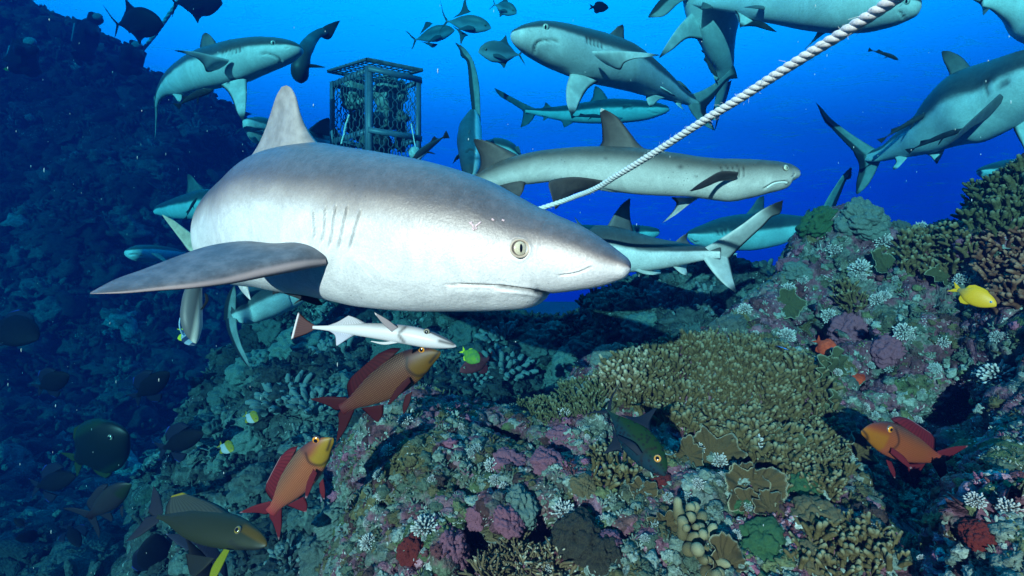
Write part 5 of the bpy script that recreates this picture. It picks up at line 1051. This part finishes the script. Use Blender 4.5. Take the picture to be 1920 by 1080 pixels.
diver("kneeling diver in black, tallest of the figures on the far slope", 9.5, [(160, 84, .17), (162, 66, .20), (166, 48, .20), (172, 42, .09), (180, 34, .14), (184, 26, .11), (176, 58, .08, -.2), (182, 66, .06, -.3), (152, 56, .08), (146, 68, .06, -.2), (168, 98, .12), (166, 112, .09, .2), (152, 98, .12), (148, 112, .09, .2), (150, 120, .05, .1), (170, 120, .05, .1)],
      [(0, 1), (1, 2), (2, 3), (3, 4), (4, 5), (2, 6), (6, 7), (2, 8), (8, 9), (0, 10), (10, 11), (0, 12), (12, 13), (13, 14), (11, 15)], ((150, 46), (144, 80)), (183, 31))
diver("crouching diver with a pale mask at the foot of the distant mooring line", 9.2, [(243, 120, .17), (246, 107, .19), (251, 96, .18), (254, 90, .09), (256, 83, .13), (258, 78, .09), (262, 104, .07, -.2), (268, 112, .05, -.2), (238, 102, .07, -.2), (230, 112, .05, -.2), (256, 130, .11), (262, 140, .08), (234, 130, .11), (226, 140, .08)],
      [(0, 1), (1, 2), (2, 3), (3, 4), (4, 5), (2, 6), (6, 7), (2, 8), (8, 9), (0, 10), (10, 11), (0, 12), (12, 13)], ((240, 94), (234, 118)), (256, 84))
diver("diver hunched at the far left of the slope with a yellow swim fin", 7.5, [(40, 118, .15), (42, 104, .17), (46, 92, .17), (50, 86, .08), (54, 80, .12), (57, 75, .08), (60, 96, .06, -.2), (68, 90, .05, -.3), (34, 98, .06, -.2), (36, 86, .05, -.3), (52, 128, .10), (60, 140, .07), (28, 126, .10), (18, 134, .07)],
      [(0, 1), (1, 2), (2, 3), (3, 4), (4, 5), (2, 6), (6, 7), (2, 8), (8, 9), (0, 10), (10, 11), (0, 12), (12, 13)], ((32, 90), (26, 112)), (56, 78), ([(18, 134), (10, 132), (6, 130)], [(22, 126), (20, 124), (18, 122)]))
# ------------------------------------------------------------------ corals
def frame(n, k=0.5):                 # axes with z between the surface normal and up
    z = unit(np.asarray(n)*(1-k)+np.array([0, -0.15, 1.0])*k); x = unit(np.cross(np.array([0.3, 1, 0.1]), z)); return np.stack([x, np.cross(z, x), z])
def finger(h, r, lean=(0, 0), fork=False, seg=7, rings=6):
    t = np.linspace(0, 1, rings); path = np.stack([lean[0]*t*t, lean[1]*t*t, h*t], -1); rad = r*np.array([1.05, .95, .9, .92, .95, .55]) if rings == 6 else r*(1-0.5*t)
    p = [tube_mesh(path, rad, seg)]
    if fork:
        a = rng.uniform(0, 6.28); q = path[3]; d = np.array([math.cos(a)*.7, math.sin(a)*.7, .75])*h*.42
        p.append(tube_mesh([q, q+d*.5, q+d*np.array([.9, .9, 1.1]), q+d*np.array([.95, .95, 1.3])], [r*.8, r*.8, r*.8, r*.4], seg))
    return join(p)
def proto_cluster(nf, rad, h, r, spread=.5, fork=.5, seg=7):
    p = []
    for k in range(nf):
        a = k*2.4; q = rad*math.sqrt((k+.5)/nf); hh = h*rng.uniform(.7, 1.15)*(1-.25*(q/rad)**2)
        V, Fq = finger(hh, r*rng.uniform(.8, 1.2), (math.cos(a)*q/rad*spread*h, math.sin(a)*q/rad*spread*h), rng.random() < fork, seg); p.append((V+[q*math.cos(a), q*math.sin(a), -.15*h], Fq))
    return join(p)
def proto_tuft(nr=110, r=1.0):       # soft coral: rods out of a small dome, each ending in a knob
    p = []
    for k in range(nr):
        z = 1-1.25*(k+.5)/nr; a = k*2.39996; s_ = math.sqrt(max(0, 1-z*z)); d = np.array([s_*math.cos(a), s_*math.sin(a), z])+rng.normal(0, .07, 3)
        L = r*rng.uniform(.8, 1.1); p.append(tube_mesh([d*L*.3, d*L*.75, d*L*.93, d*L], [.045*r, .055*r, .085*r, .035*r], 5))
    return join(p)
def proto_plate(R=1.0, seed=0, th=.035, na=96, nr=14, ruf=.15, cut=.5):
    a = np.linspace(0, 2*math.pi, na, endpoint=False); c1_ = np.stack([np.cos(a), np.sin(a), np.full(na, seed*1.7)], -1)
    ra = R*(1+cut*fbm(c1_*1.6, 3, seed % 5)); t = np.linspace(.02, 1, nr)
    Xp = (t[:, None]*(ra*np.cos(a))[None]); Yp = (t[:, None]*(ra*np.sin(a))[None]); q3 = np.stack([Xp.ravel()*3, Yp.ravel()*3, np.full(Xp.size, seed*2.2)], -1)
    Zp = (.22*R*t**2)[:, None]+ruf*R*(t**2)[:, None]*np.sin(a*7+seed+2*np.sin(a*3))[None]+.06*R*vnoise(q3*1.5, 2).reshape(Xp.shape)+.03*R*vnoise(q3*5, 3).reshape(Xp.shape)+.02*R*(t**.5)[:, None]*np.sin(a*26+seed)[None]
    top = np.stack([Xp, Yp, Zp], -1); bot = top-np.array([0, 0, th*R]); bot[-1] = top[-1]-np.array([0, 0, th*R*.5])
    allr = np.concatenate([top, bot[::-1]], 0); N = allr.shape[0]; V = allr.reshape(-1, 3)
    i = np.arange(N-1)[:, None]*na; j = np.arange(na)[None]; k = (j+1) % na; Fq = np.stack([i+j, i+k, i+na+k, i+na+j], -1).reshape(-1, 4)
    rim = np.r_[np.repeat(t, na), np.repeat(t[::-1], na)]; return V, Fq, rim
def proto_lump(seed, sc_=3.0, amp=.35, res=(110, 70), cell=4.0, flatn=.7, rug=.22):
    V, Fq = uvsphere(*res); h = lump(V*cell+seed*5.3, 1.0, seed % 5); d = 1+amp*(h-.4)+rug*fbm(V*(1.6+rug)+seed*2.7, 3, 1); d = d+(.045*fbm(V*8+seed, 3, 2) if res[0] > 30 else 0); V = V*d[:, None]; V[:, 2] *= flatn; return V, Fq

def coral_mat(name, base, tip, rough=.7, sc_=60, tipattr='h', t0=.55, t1=1.0, bump_=.5, dots=0.0):
    g = G(name, rough, .2); n = g.noise(sc_, 4, .7)
    c = g.mix(g.step(n, .3, .7), tuple(a*.6 for a in base), base)
    if tipattr: c = g.mix(g.step(g.math('ADD', g.attr(tipattr), g.math('MULTIPLY', g.math('SUBTRACT', n, .5), .3)), t0, t1), c, tip)
    if dots: c = g.mix(g.math('MULTIPLY', g.math('SUBTRACT', 1.0, g.step(g.vor(sc_*1.3), .15, .35)), dots), c, tip)
    g.bump(g.math('ADD', g.vor(sc_*2.2), n), bump_, .004); return g.done(c)
m_olive = coral_mat("olive_branching_coral", (0.115, 0.09, 0.035), (0.26, 0.27, 0.17), t0=.72, t1=1.1)
m_olive2 = coral_mat("dull_branching_coral", (0.075, 0.085, 0.035), (0.17, 0.20, 0.12), t0=.7, t1=1.1)
m_pale = coral_mat("pale_branching_coral", (0.15, 0.115, 0.06), (0.40, 0.37, 0.26), t0=.7, t1=1.0)
m_soft = coral_mat("white_soft_coral", (0.26, 0.29, 0.29), (0.58, 0.62, 0.61), t0=.6, t1=1.0, sc_=90)
m_softd = coral_mat("grey_soft_coral", (0.20, 0.27, 0.27), (0.42, 0.52, 0.52), t0=.5, t1=1.0, sc_=50)
m_plate = coral_mat("brown_plate_coral", (0.11, 0.078, 0.032), (0.34, 0.36, 0.26), t0=.93, t1=1.0, sc_=45, dots=.15)
m_plateg = coral_mat("green_plate_coral", (0.07, 0.09, 0.04), (0.25, 0.32, 0.22), t0=.92, t1=1.0, sc_=45, dots=.1)
m_lobe = coral_mat("tan_lobed_coral", (0.15, 0.125, 0.06), (0.32, 0.31, 0.19), t0=.4, t1=1.0, bump_=.3)
m_green = coral_mat("green_mound_coral", (0.04, 0.12, 0.05), (0.10, 0.24, 0.13), tipattr=None, dots=.5, sc_=40)
m_black = coral_mat("black_sponge_skin", (0.018, 0.02, 0.022), (0.42, 0.40, 0.16), tipattr=None, dots=.6, sc_=75)
m_pink = coral_mat("pink_coralline_crust", (0.26, 0.10, 0.15), (0.40, 0.25, 0.30), tipattr=None, dots=.4, sc_=50)
m_tan = coral_mat("tan_mound_coral", (0.15, 0.125, 0.065), (0.30, 0.30, 0.21), tipattr=None, dots=.3, sc_=50)
m_teal = coral_mat("teal_mound_coral", (0.12, 0.19, 0.17), (0.30, 0.42, 0.38), tipattr=None, dots=.5, sc_=22)
m_teald = coral_mat("dim_mound_coral", (0.08, 0.12, 0.11), (0.22, 0.30, 0.28), tipattr=None, dots=.4, sc_=18)
m_red = coral_mat("red_sponge_skin", (0.15, 0.02, 0.018), (0.28, 0.07, 0.035), tipattr=None, dots=.4, sc_=60)

def field(proto, P0, FR, S, h=True):  # many copies of one prototype merged: positions, frames, scales
    V, Fq = proto; nv = len(V); hz_ = (V[:, 2]-V[:, 2].min())/np.ptp(V[:, 2])
    out_ = (P0[:, None]+np.einsum('vk,nkj->nvj', V, FR)*S[:, None, None]).reshape(-1, 3)
    FF = (Fq[None]+(np.arange(len(P0))*nv)[:, None, None]).reshape(-1, 4); return out_, FF, np.tile(hz_, len(P0))
def merge_fields(fs): 
    V = np.vstack([f[0] for f in fs]); o = 0; F_ = []
    for f in fs: F_.append(f[1]+o); o += len(f[0])
    return V, np.vstack(F_), np.concatenate([f[2] for f in fs])
def rot_rand(N, k=.5):
    R = []
    for n in N:
        f = frame(n, k); a = rng.uniform(0, 6.28); c, s = math.cos(a), math.sin(a); R.append(np.stack([f[0]*c+f[1]*s, -f[0]*s+f[1]*c, f[2]]))
    return np.array(R)

# -- branching colonies: many fingers grown on the rock inside an outline
from math import atan2
def inside(poly, x, y):
    r_ = False; j_ = len(poly)-1
    for i_ in range(len(poly)):
        (xi, yi), (xj, yj) = poly[i_], poly[j_]
        if (yi > y) != (yj > y) and x < (xj-xi)*(y-yi)/(yj-yi)+xi: r_ = not r_
        j_ = i_
    return r_
def colony(name, label, cat, poly, count, size, mat, protos, k=.65, group=None, near=True, jit=.3):
    xs = [p[0] for p in poly]; ys = [p[1] for p in poly]; P0 = []; N0 = []; tries = 0
    gap = size*.55; 
    while len(P0) < count and tries < count*12:
        tries += 1; x = rng.uniform(min(xs), max(xs)); y = rng.uniform(min(ys), max(ys))
        if not inside(poly, x, y): continue
        p, n = hit(x, y, near)
        if P0 and min(np.linalg.norm(np.array(P0[-300:])-p, axis=1)) < gap: continue
        P0.append(p); N0.append(n)
    if not P0: return
    P0 = np.array(P0); N0 = np.array(N0); ok = np.abs(P0[:, 1]-np.median(P0[:, 1])) < (.5 if size > .05 else .38); P0, N0 = P0[ok], N0[ok]; S = size*rng.uniform(1-jit, 1+jit, len(P0)); FR = rot_rand(N0, k); fs = []
    c = P0.mean(0); idx = rng.integers(0, len(protos), len(P0))
    for a in range(len(protos)):
        m_ = idx == a
        if m_.any(): fs.append(field(protos[a], P0[m_]-c, FR[m_], S[m_]))
    V, Fq, hh = merge_fields(fs); o = put(name, V, Fq, mat, None, dict(h=hh)); o.location = [float(a) for a in c]; return tag(o, label, cat, group)
F1 = [proto_cluster(int(rng.integers(3, 7)), rng.uniform(.3, .5), 1.0, rng.uniform(.09, .14), .6, .7) for _ in range(8)]
F2 = [proto_cluster(9, .55, .9, .075, 1.0, .7, 6) for _ in range(3)]
colony("branching_coral", "broad olive branching coral table with pale tips filling the centre right reef", "coral", [(1135, 700), (1200, 655), (1330, 628), (1430, 640), (1500, 665), (1545, 720), (1550, 800), (1520, 880), (1440, 870), (1300, 810), (1180, 760)], 470, .038, m_olive, F1, .7, jit=.5)
colony("branching_coral", "olive branching coral strip under the plates at the right end of the table", "coral", [(1440, 860), (1560, 800), (1590, 880), (1570, 940), (1480, 920)], 90, .030, m_olive, F1)
colony("branching_coral", "rounded head of thick pale fingers on the upper left corner of the table", "coral", [(1128, 700), (1150, 680), (1200, 670), (1230, 690), (1180, 740), (1135, 745)], 40, .046, m_pale, F1)
colony("branching_coral", "dull green branching coral between the teal boulder and the trevally tail", "coral", [(970, 745), (1060, 720), (1130, 700), (1120, 770), (1020, 790)], 90, .030, m_olive2, F1)
colony("branching_coral", "dark green branching coral thicket cresting the reef at the right edge", "coral", [(1800, 410), (1815, 360), (1900, 318), (2000, 300), (2000, 420), (1870, 440)], 280, .046, m_olive2, F1, .8)
colony("branching_coral", "bushy coral with white tipped twigs at the bottom centre edge", "coral", [(900, 1040), (960, 1025), (1050, 1040), (1060, 1090), (900, 1090)], 60, .030, m_pale, F2)
colony("branching_coral", "yellowish branching coral in the bottom right corner of the table reef", "coral", [(1540, 960), (1640, 990), (1700, 1060), (1560, 1090), (1500, 1060)], 70, .034, m_olive, F1)
colony("branching_coral", "tangle of pale grey coral fingers in front of the trevally's belly", "coral", [(1120, 840), (1160, 850), (1190, 880), (1150, 920), (1110, 890)], 16, .036, m_olive, F1, .3)
colony("branching_coral", "mustard branching coral high on the right reef behind the damselfish", "coral", [(1700, 440), (1800, 430), (1830, 480), (1760, 520), (1690, 500)], 60, .045, m_olive, F1)
colony("branching_coral", "rusty brown branching coral beside the right edge under the green thicket", "coral", [(1840, 450), (1920, 440), (1930, 560), (1850, 580)], 90, .040, coral_mat("rusty_coral", (0.15, 0.06, 0.035), (0.30, 0.16, 0.10)), F1, .5)
colony("branching_coral", "clump of short green branches in the middle of the right mound", "coral", [(1560, 540), (1600, 530), (1620, 570), (1580, 590)], 24, .040, m_olive, F1)

# -- single corals
def place(name, label, cat, V, Fq, mat, px, py, size, k=.5, group=None, attrs=None, near=True, sink=.0, tilt=None, smooth=True, share={}):
    p, n = hit(px, py, near); fr_ = frame(n if tilt is None else tilt, k); key = id(V)
    if key in share: me = share[key]
    else: me = mesh_from(name, V, Fq, attrs, mat, smooth); share[key] = me
    o = bpy.data.objects.new(name, me); col.objects.link(o)
    if me.materials[0] != mat:
        o.material_slots[0].link = 'OBJECT'; o.material_slots[0].material = mat
    a = rng.uniform(0, 6.28); c_, s_ = math.cos(a), math.sin(a); R = np.stack([fr_[0]*c_+fr_[1]*s_, -fr_[0]*s_+fr_[1]*c_, fr_[2]])
    M = Matrix([[*R[:, i_], 0] for i_ in range(3)]+[[0, 0, 0, 1]]) if False else Matrix(((R[0][0], R[1][0], R[2][0], 0), (R[0][1], R[1][1], R[2][1], 0), (R[0][2], R[1][2], R[2][2], 0), (0, 0, 0, 1)))
    M = M @ Matrix.Diagonal((size, size, size, 1)); M.translation = Vector(p-np.asarray(fr_[2])*sink*size); o.matrix_basis = M
    KEEP.append(V); return tag(o, label, cat, group)
KEEP = []
T3 = []
for _ in range(3):
    V, Fq = proto_tuft(); T3.append((V, Fq, np.clip(np.linalg.norm(V, axis=1), 0, 1)))
def tuft(px, py, rpx, label, mat=None, group="white soft coral tufts", near=True):
    p, n = hit(px, py, near); V, Fq, h = T3[rng.integers(0, 3)]
    place("soft_coral", label, "coral", V, Fq, mat or m_soft, px, py, rpx*p[1]/F, .4, group, dict(h=h), near, .1)
for px, py, r_, lb in [(1057, 955, 22, "white feathery soft coral tuft just left of the orange ledge"), (803, 985, 26, "large white feathery soft coral low on the left of the near reef"), (1415, 830, 22, "white soft coral puff under the branching table, right one"), (1353, 862, 17, "white soft coral puff under the branching table, left one"), (1311, 903, 13, "small white puff below the trevally's nose"),
        (1121, 980, 12, "small white tuft between the black sponge and the pink crust"), (1063, 772, 15, "white knob on top of the pink and green pinnacle"), (917, 872, 15, "pale tuft over the pink ledge, upper of three"), (928, 896, 11, "pale tuft over the pink ledge, middle of three"), (940, 908, 9, "pale tuft over the pink ledge, lowest of three"),
        (727, 842, 14, "white tuft on the left shoulder of the teal boulder"), (756, 782, 14, "pale tuft on the upper left of the teal boulder"), (867, 797, 8, "single pale button on top of the teal boulder"), (1470, 627, 16, "round ribbed white soft coral beside the upper crevice"), (1322, 710, 11, "white puff in the middle of the branching table"), (1800, 522, 13, "white puff right above the yellow damselfish"),
        (710, 930, 10, "small white tuft near the left edge of the near reef"), (688, 1012, 17, "grey tuft by the bottom left of the near reef"), (1828, 938, 17, "grey soft coral head on the right boulder, left one"), (1884, 950, 22, "grey soft coral head on the right boulder, right one"), (1870, 700, 30, "grey soft coral cluster above the crevice at the right edge"), (1650, 1045, 20, "grey tuft at the bottom right of the reef"),
        (1440, 780, 9, "small white puff at the right end of the branching table"), (1375, 462, 12, "pale puff on the left brow of the right mound"), (1608, 500, 20, "pale puff in the upper middle of the right mound"), (1655, 448, 18, "pale puff under the dark topped knob"), (1560, 465, 14, "pale puff near the top of the right mound"), (1480, 540, 13, "pale puff on the left flank of the right mound"),
        (1690, 620, 18, "pale puff on the ledge right of the soldierfish"), (1400, 575, 13, "pale puff low on the left flank of the right mound"), (1765, 640, 13, "pale puff halfway up the right wall"), (1550, 596, 14, "pale puff just above the upper crevice"), (1640, 560, 14, "pale puff in the centre of the right mound"), (1727, 455, 12, "pale puff in the notch of the right skyline")]:
    tuft(px, py, r_, lb)
GT = "small soft coral tufts dotted over the near reef"
for _ in range(110):
    x, y = rng.uniform(650, 1900), rng.uniform(400, 1070)
    if y < 900-(x-650)*.45: continue
    if inside([(1120, 690), (1330, 620), (1560, 700), (1560, 890), (1300, 820)], x, y): continue
    where = "on the left shoulder of the near reef" if x < 900 else "along the bottom of the near reef" if y > 880 and x < 1550 else "between the teal boulder and the branching table" if x < 1200 else "on the flank of the right mound" if x < 1700 and y < 700 else "on the right hand wall" if y < 860 else "beside the right crevice"
    tuft(x, y, rng.uniform(5, 12), "small pale soft coral tuft dotted "+where, m_softd if rng.random() < .6 else m_soft, GT)
# plates
PL = [proto_plate(1.0, s_) for s_ in range(5)]
for k, (px, py, r_, tl, mt, lb) in enumerate([(1418, 915, 52, (0, -.9, .6), m_plate, "brown plate coral with a pale scalloped rim above the green mound"), (1445, 955, 38, (0.2, -.8, .7), m_plate, "smaller brown plate coral tucked below the scalloped one"), (1330, 855, 50, (-.1, -.9, .5), m_plate, "frilly brown plate coral right of the trevally's head"),
        (1395, 895, 26, (-.3, -.9, .7), m_plate, "small upper brown plate left of the scalloped one"), (1460, 900, 24, (.4, -.9, .5), m_plate, "small upper brown plate right of the scalloped one"), (1400, 945, 26, (-.2, -.9, .5), m_plate, "low brown plate left of the tucked one"), (1290, 850, 30, (-.3, -.9, .6), m_plate, "ruffled brown plate touching the trevally's head"),
        (1560, 690, 36, (.6, -.9, .2), m_plateg, "green plate just right of the table's upper corner"), (1545, 715, 40, (.5, -.9, .3), m_plateg, "green vertical plate coral, top of the stack by the table's right end"), (1560, 765, 30, (.6, -.8, .2), m_plateg, "green plate coral, middle of the stack by the table's right end"), (1535, 790, 30, (.2, -1, .3), m_plateg, "pale rimmed green plate, lowest of the stack by the table"), (1590, 855, 48, (.3, -1, .1), m_plate, "smooth dark brown plate standing left of the orange snapper"),
        (1480, 840, 34, (0, -.9, .5), m_plateg, "green frilled plate at the lower right of the table"), (1200, 915, 20, (.1, -.8, .6), m_plate, "small curled brown plate left of the trevally's chin"), (1250, 980, 30, (-.2, -.9, .4), m_plate, "curled brown plate above the tan lobed coral"), (1360, 1060, 50, (.2, -.8, .5), m_plate, "ragged brown plate on the bottom edge by the lobed coral"),
        (1660, 500, 34, (.2, -.8, .5), m_plateg, "grey green plate on the right mound below the pale puff"), (1480, 570, 26, (-.3, -.9, .4), m_plateg, "green plate on the left side of the right mound"), (700, 665, 60, (-.2, -.7, .5), m_teald, "dim teal plate coral under the remora's tail"), (1770, 520, 30, (0, -.8, .5), m_plateg, "grey plate by the puff above the damselfish")]):
    p, n = hit(px, py, px > 720); V, Fq, rim = PL[k % 5]
    place("plate_coral", lb, "coral", V, Fq, mt, px, py, r_*p[1]/F, 0.0, "plate corals", dict(h=rim), px > 720, -.05, tilt=np.array(tl, float))
# mounds and lumps
LM = [proto_lump(s_, cell=2.6+s_*.5) for s_ in range(5)]
for k, (px, py, r_, mt, nm, ct, lb) in enumerate([(1432, 1015, 46, m_green, "mound_coral", "coral", "smooth green coral mound at the bottom under the brown plates"), (1515, 915, 34, m_green, "mound_coral", "coral", "flat green coral patch right of the brown plates"), (1375, 930, 30, m_green, "mound_coral", "coral", "small green coral bulge left of the brown plates"), (960, 950, 38, m_teal, "mound_coral", "coral", "barrel shaped coral lump with a pink lower lip"),
        (962, 972, 30, m_pink, "crust_coral", "coral", "pink crust on the lip of the barrel shaped lump"), (897, 970, 20, m_pink, "crust_coral", "coral", "small pink knob left of the barrel shaped lump"), (1050, 815, 28, m_pink, "crust_coral", "coral", "bright pink crust on the pinnacle left of the trevally"), (1030, 860, 30, m_pink, "crust_coral", "coral", "pink crust spilling below the bright pinnacle"), (960, 868, 34, m_pink, "crust_coral", "coral", "pink crust along the ledge right of the three pale tufts"),
        (860, 1030, 34, m_pink, "crust_coral", "coral", "pink lump near the bottom under the feathery tuft"), (1145, 1005, 22, m_pink, "crust_coral", "coral", "magenta crust right of the black sponge"), (1075, 1000, 44, m_black, "sponge", "sponge", "black sponge speckled yellow, larger of two at the bottom"), (1125, 1045, 36, m_black, "sponge", "sponge", "black sponge speckled yellow, smaller one by the bottom edge"),
        (1530, 408, 34, m_green, "mound_coral", "coral", "lumpy green coral head crowning the left of the right mound"), (1625, 400, 40, m_teal, "mound_coral", "coral", "rounded rock knob with a dark hollow on the skyline"), (1700, 425, 20, m_teald, "mound_coral", "coral", "smooth dark dome in the notch of the right skyline"), (1525, 960, 44, m_tan, "mound_coral", "coral", "tan coral boulder right of the green mound"), (1530, 1040, 36, m_tan, "mound_coral", "coral", "tan dome coral at the bottom right"),
        (1600, 985, 28, coral_mat("spiny_dark_coral", (0.05, 0.035, 0.035), (0.4, 0.36, 0.33), tipattr=None, dots=.8, sc_=70), "mound_coral", "coral", "dark coral ball with pale dots on the tan boulder"), (1835, 995, 30, m_red, "sponge", "sponge", "rust orange sponge patch on the right boulder"), (1240, 900, 20, m_red, "sponge", "sponge", "dark red sponge below the trevally"), (770, 1030, 26, m_red, "sponge", "sponge", "dark red sponge in the cleft at the bottom left"),
        (1440, 455, 22, m_pink, "crust_coral", "coral", "dusky pink lump on the left of the right mound"), (1580, 620, 30, m_pink, "crust_coral", "coral", "pink lump on the lip above the soldierfish"), (1820, 470, 26, m_pink, "crust_coral", "coral", "pink lump right of the mustard coral"), (1500, 500, 24, m_teal, "mound_coral", "coral", "teal lump in the middle of the right mound"), (1660, 660, 28, m_pink, "crust_coral", "coral", "mauve ledge lump right of the red soldierfish"), (1100, 905, 22, m_tan, "mound_coral", "coral", "little tan knob under the trevally's fin")]):
    p, n = hit(px, py, True); V, Fq = LM[k % 5]
    place(nm, lb, ct, V, Fq, mt, px, py, r_*p[1]/F, .3, None, None, True, .25)
# tan lobed coral
lob = []
for k in range(15):
    a = k*2.4; q = .55*math.sqrt(k/15); t_ = np.linspace(0, 1, 14); L_ = rng.uniform(.45, .75); dx = np.array([math.cos(a)*1.5, math.sin(a)])*q
    path = np.stack([dx[0]*(1+.8*t_), dx[1]*(1+.8*t_), L_*t_-.15], -1)+.06*np.stack([np.sin(t_*4+k), np.cos(t_*5+k), 0*t_], -1)
    r0 = rng.uniform(.13, .19); rad = r0*(.85+.35*np.sin(t_*5+k)**2)*np.sqrt(np.clip(1-((t_-.72)/.285).clip(0, 1)**2, .004, 1)); lob.append(tube_mesh(path, rad, 16))
    if k % 2: e_ = path[8]+np.array([math.cos(a+2), math.sin(a+2), .5])*r0*1.1; V, Fq = uvsphere(16, 12); lob.append((V*r0*.85*(1+.1*fbm(V*2+k, 2))[:, None]+e_, Fq))
V, Fq = join(lob); hh = np.clip((V[:, 2]+.3)/1.0, 0, 1)
p, n = hit(1305, 1010, True); place("lobed_coral", "tan coral with fat rounded lobes at the bottom centre right", "coral", V, Fq, m_lobe, 1305, 1012, 60*p[1]/F, .2, None, dict(h=hh), True, .0)
# coral heads on the teal terrace
F3 = [proto_cluster(26, .9, .55, .13, .8, .2, 6) for _ in range(2)]
for k, (px, py, r_) in enumerate([(500, 612, 38), (560, 640, 55), (620, 650, 48), (480, 680, 44), (430, 735, 40), (520, 735, 50), (400, 800, 36), (470, 800, 44), (590, 745, 44), (650, 740, 34), (720, 720, 40), (560, 870, 44), (480, 905, 40), (430, 860, 30), (700, 630, 40), (790, 640, 36), (860, 625, 34), (930, 620, 36), (1000, 640, 40), (1040, 615, 28), (960, 680, 44), (1060, 680, 34), (1100, 640, 30), (1130, 600, 26), (1180, 565, 26), (1210, 600, 40), (1260, 560, 30), (1150, 660, 36), (1290, 620, 30), (1330, 560, 34), (1360, 600, 30), (1090, 730, 30), (900, 700, 30), (620, 960, 36), (600, 1030, 44), (530, 1050, 34), (560, 970, 26), (800, 690, 34)]):
    p, n = hit(px, py, False); lb = ("teal lumpy", "dim rounded", "grey knobbly")[k % 3]+(" small", " broad")[r_ > 38]+" coral head on the shaded terrace "+("left of the rising orange snapper" if px < 500 and py > 700 else "below the green curved tail" if px < 560 else "behind the brown snapper" if px < 730 and py < 850 else "at the bottom beside the near reef" if py > 850 else "under the big shark's jaw" if px < 960 else "under the big shark's chin" if px < 1080 else "below the forked tail")
    if k % 3 == 2:
        V, Fq = F3[k % 2]; place("coral_head", lb, "coral", V, Fq, m_softd, px, py, r_*p[1]/F, .5, "coral heads on the shaded terrace", dict(h=np.clip(V[:, 2], 0, 1)), False, .1)
    else:
        V, Fq = LM[k % 5]; place("coral_head", lb, "coral", V, Fq, m_teal if k % 2 else m_teald, px, py, r_*p[1]/F, .4, "coral heads on the shaded terrace", None, False, .3)

# -- uncountable small growth on the rock
g = G("coral_cover_near", .75, .2); o_ = g.attr('rnd')
c = g.ramp(o_, [(0, (0.05, 0.032, 0.03)), (.14, (0.09, 0.085, 0.04)), (.26, (0.07, 0.11, 0.08)), (.38, (0.14, 0.20, 0.17)), (.50, (0.24, 0.32, 0.29)), (.60, (0.12, 0.15, 0.07)), (.68, (0.28, 0.10, 0.16)), (.76, (0.12, 0.04, 0.045)), (.83, (0.40, 0.22, 0.28)), (.90, (0.44, 0.50, 0.47))], 'CONSTANT')
nn = g.noise(120, 3, .7); c = g.mix(1.0, c, g.ramp(nn, [(.3, .4), (.7, 1.3)]), 'MULTIPLY'); g.bump(g.math('ADD', g.vor(260), nn), .6, .003); m_cov = g.done(c)
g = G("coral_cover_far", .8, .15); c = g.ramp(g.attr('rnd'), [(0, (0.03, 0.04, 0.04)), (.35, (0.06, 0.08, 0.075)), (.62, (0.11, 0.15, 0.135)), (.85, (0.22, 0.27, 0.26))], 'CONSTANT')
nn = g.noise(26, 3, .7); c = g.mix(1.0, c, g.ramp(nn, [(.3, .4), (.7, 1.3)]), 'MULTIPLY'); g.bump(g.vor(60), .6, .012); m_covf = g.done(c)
small_l = [proto_lump(s_, res=(14, 9), cell=2.4, amp=.6, rug=.55) for s_ in range(3)]
small_f = [proto_cluster(4, .5, 1.1, .20, .6, .3, 5) for _ in range(2)]
small_p = []
for s_ in range(2):
    V, Fq, rim = proto_plate(1.0, s_+3, .08, 16, 4); small_p.append((V, Fq))
def cover(S, N, count, s0, s1, mat, protos, wts, box, k=.45, bright=1.0):
    V0 = S.reshape(-1, 3); N0 = N.reshape(-1, 3); q = px_of(V0)
    m_ = np.where((q[:, 0] > box[0]) & (q[:, 0] < box[2]) & (q[:, 1] > box[1]) & (q[:, 1] < box[3]) & (V0[:, 1] > .3) & ((N0*unit(V0)).sum(1) < .25))[0]
    # even spread as seen: weight by the solid angle of the rock there
    idx = rng.choice(m_, count, replace=False if len(m_) > count else True)
    P0 = V0[idx]; cl = np.clip(fbm(P0*6/ (s1/.02)**.5, 2, 4)*.62+.5, 0, 1)
    fs = []; rn = []
    pick = rng.choice(len(protos), count, p=np.array(wts)/sum(wts)); S_ = (s0+(s1-s0)*rng.random(count)**2.2)
    FR = rot_rand(N0[idx], k)
    for a, pr_ in enumerate(protos):
        w_ = pick == a
        if w_.any():
            f = field(pr_, P0[w_]-FR[w_][:, 2]*S_[w_][:, None]*.15, FR[w_], S_[w_]); fs.append(f); rn.append(np.repeat(np.clip(rng.random(w_.sum())*.28+cl[w_]*.72, 0, .999), len(pr_[0])))
    V, Fq, hh = merge_fields(fs); o = put("coral_cover", V, Fq, mat, None, dict(h=hh, rnd=np.concatenate(rn))); return tag(o, None, None, None, 'stuff')
PR = small_l+small_f+small_p; WT = [2.5, 2.5, 2.5, 3, 3, 1.2, 1.2]
cover(SN, NN, 11000, .003, .016, m_cov, PR, WT, (560, 300, 2000, 1120))
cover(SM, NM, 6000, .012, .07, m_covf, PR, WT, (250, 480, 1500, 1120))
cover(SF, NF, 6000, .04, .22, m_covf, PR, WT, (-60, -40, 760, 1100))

# -- drifting specks
sp = []
V0, F0 = uvsphere(6, 4)
for _ in range(420):
    x, y = rng.uniform(-20, 1940), rng.uniform(0, 1080); d = rng.uniform(.9, 4.0); s_ = rng.uniform(.0006, .0016)*(1+.25*d)
    sp.append((V0*[s_*.6, s_*.6, s_*rng.uniform(.8, 3)]+P(x, y, d), F0))
V, Fq = join(sp); tag(put("marine_snow", V, Fq, flat("plankton", (0.6, 0.65, 0.65))), None, None, None, 'stuff')
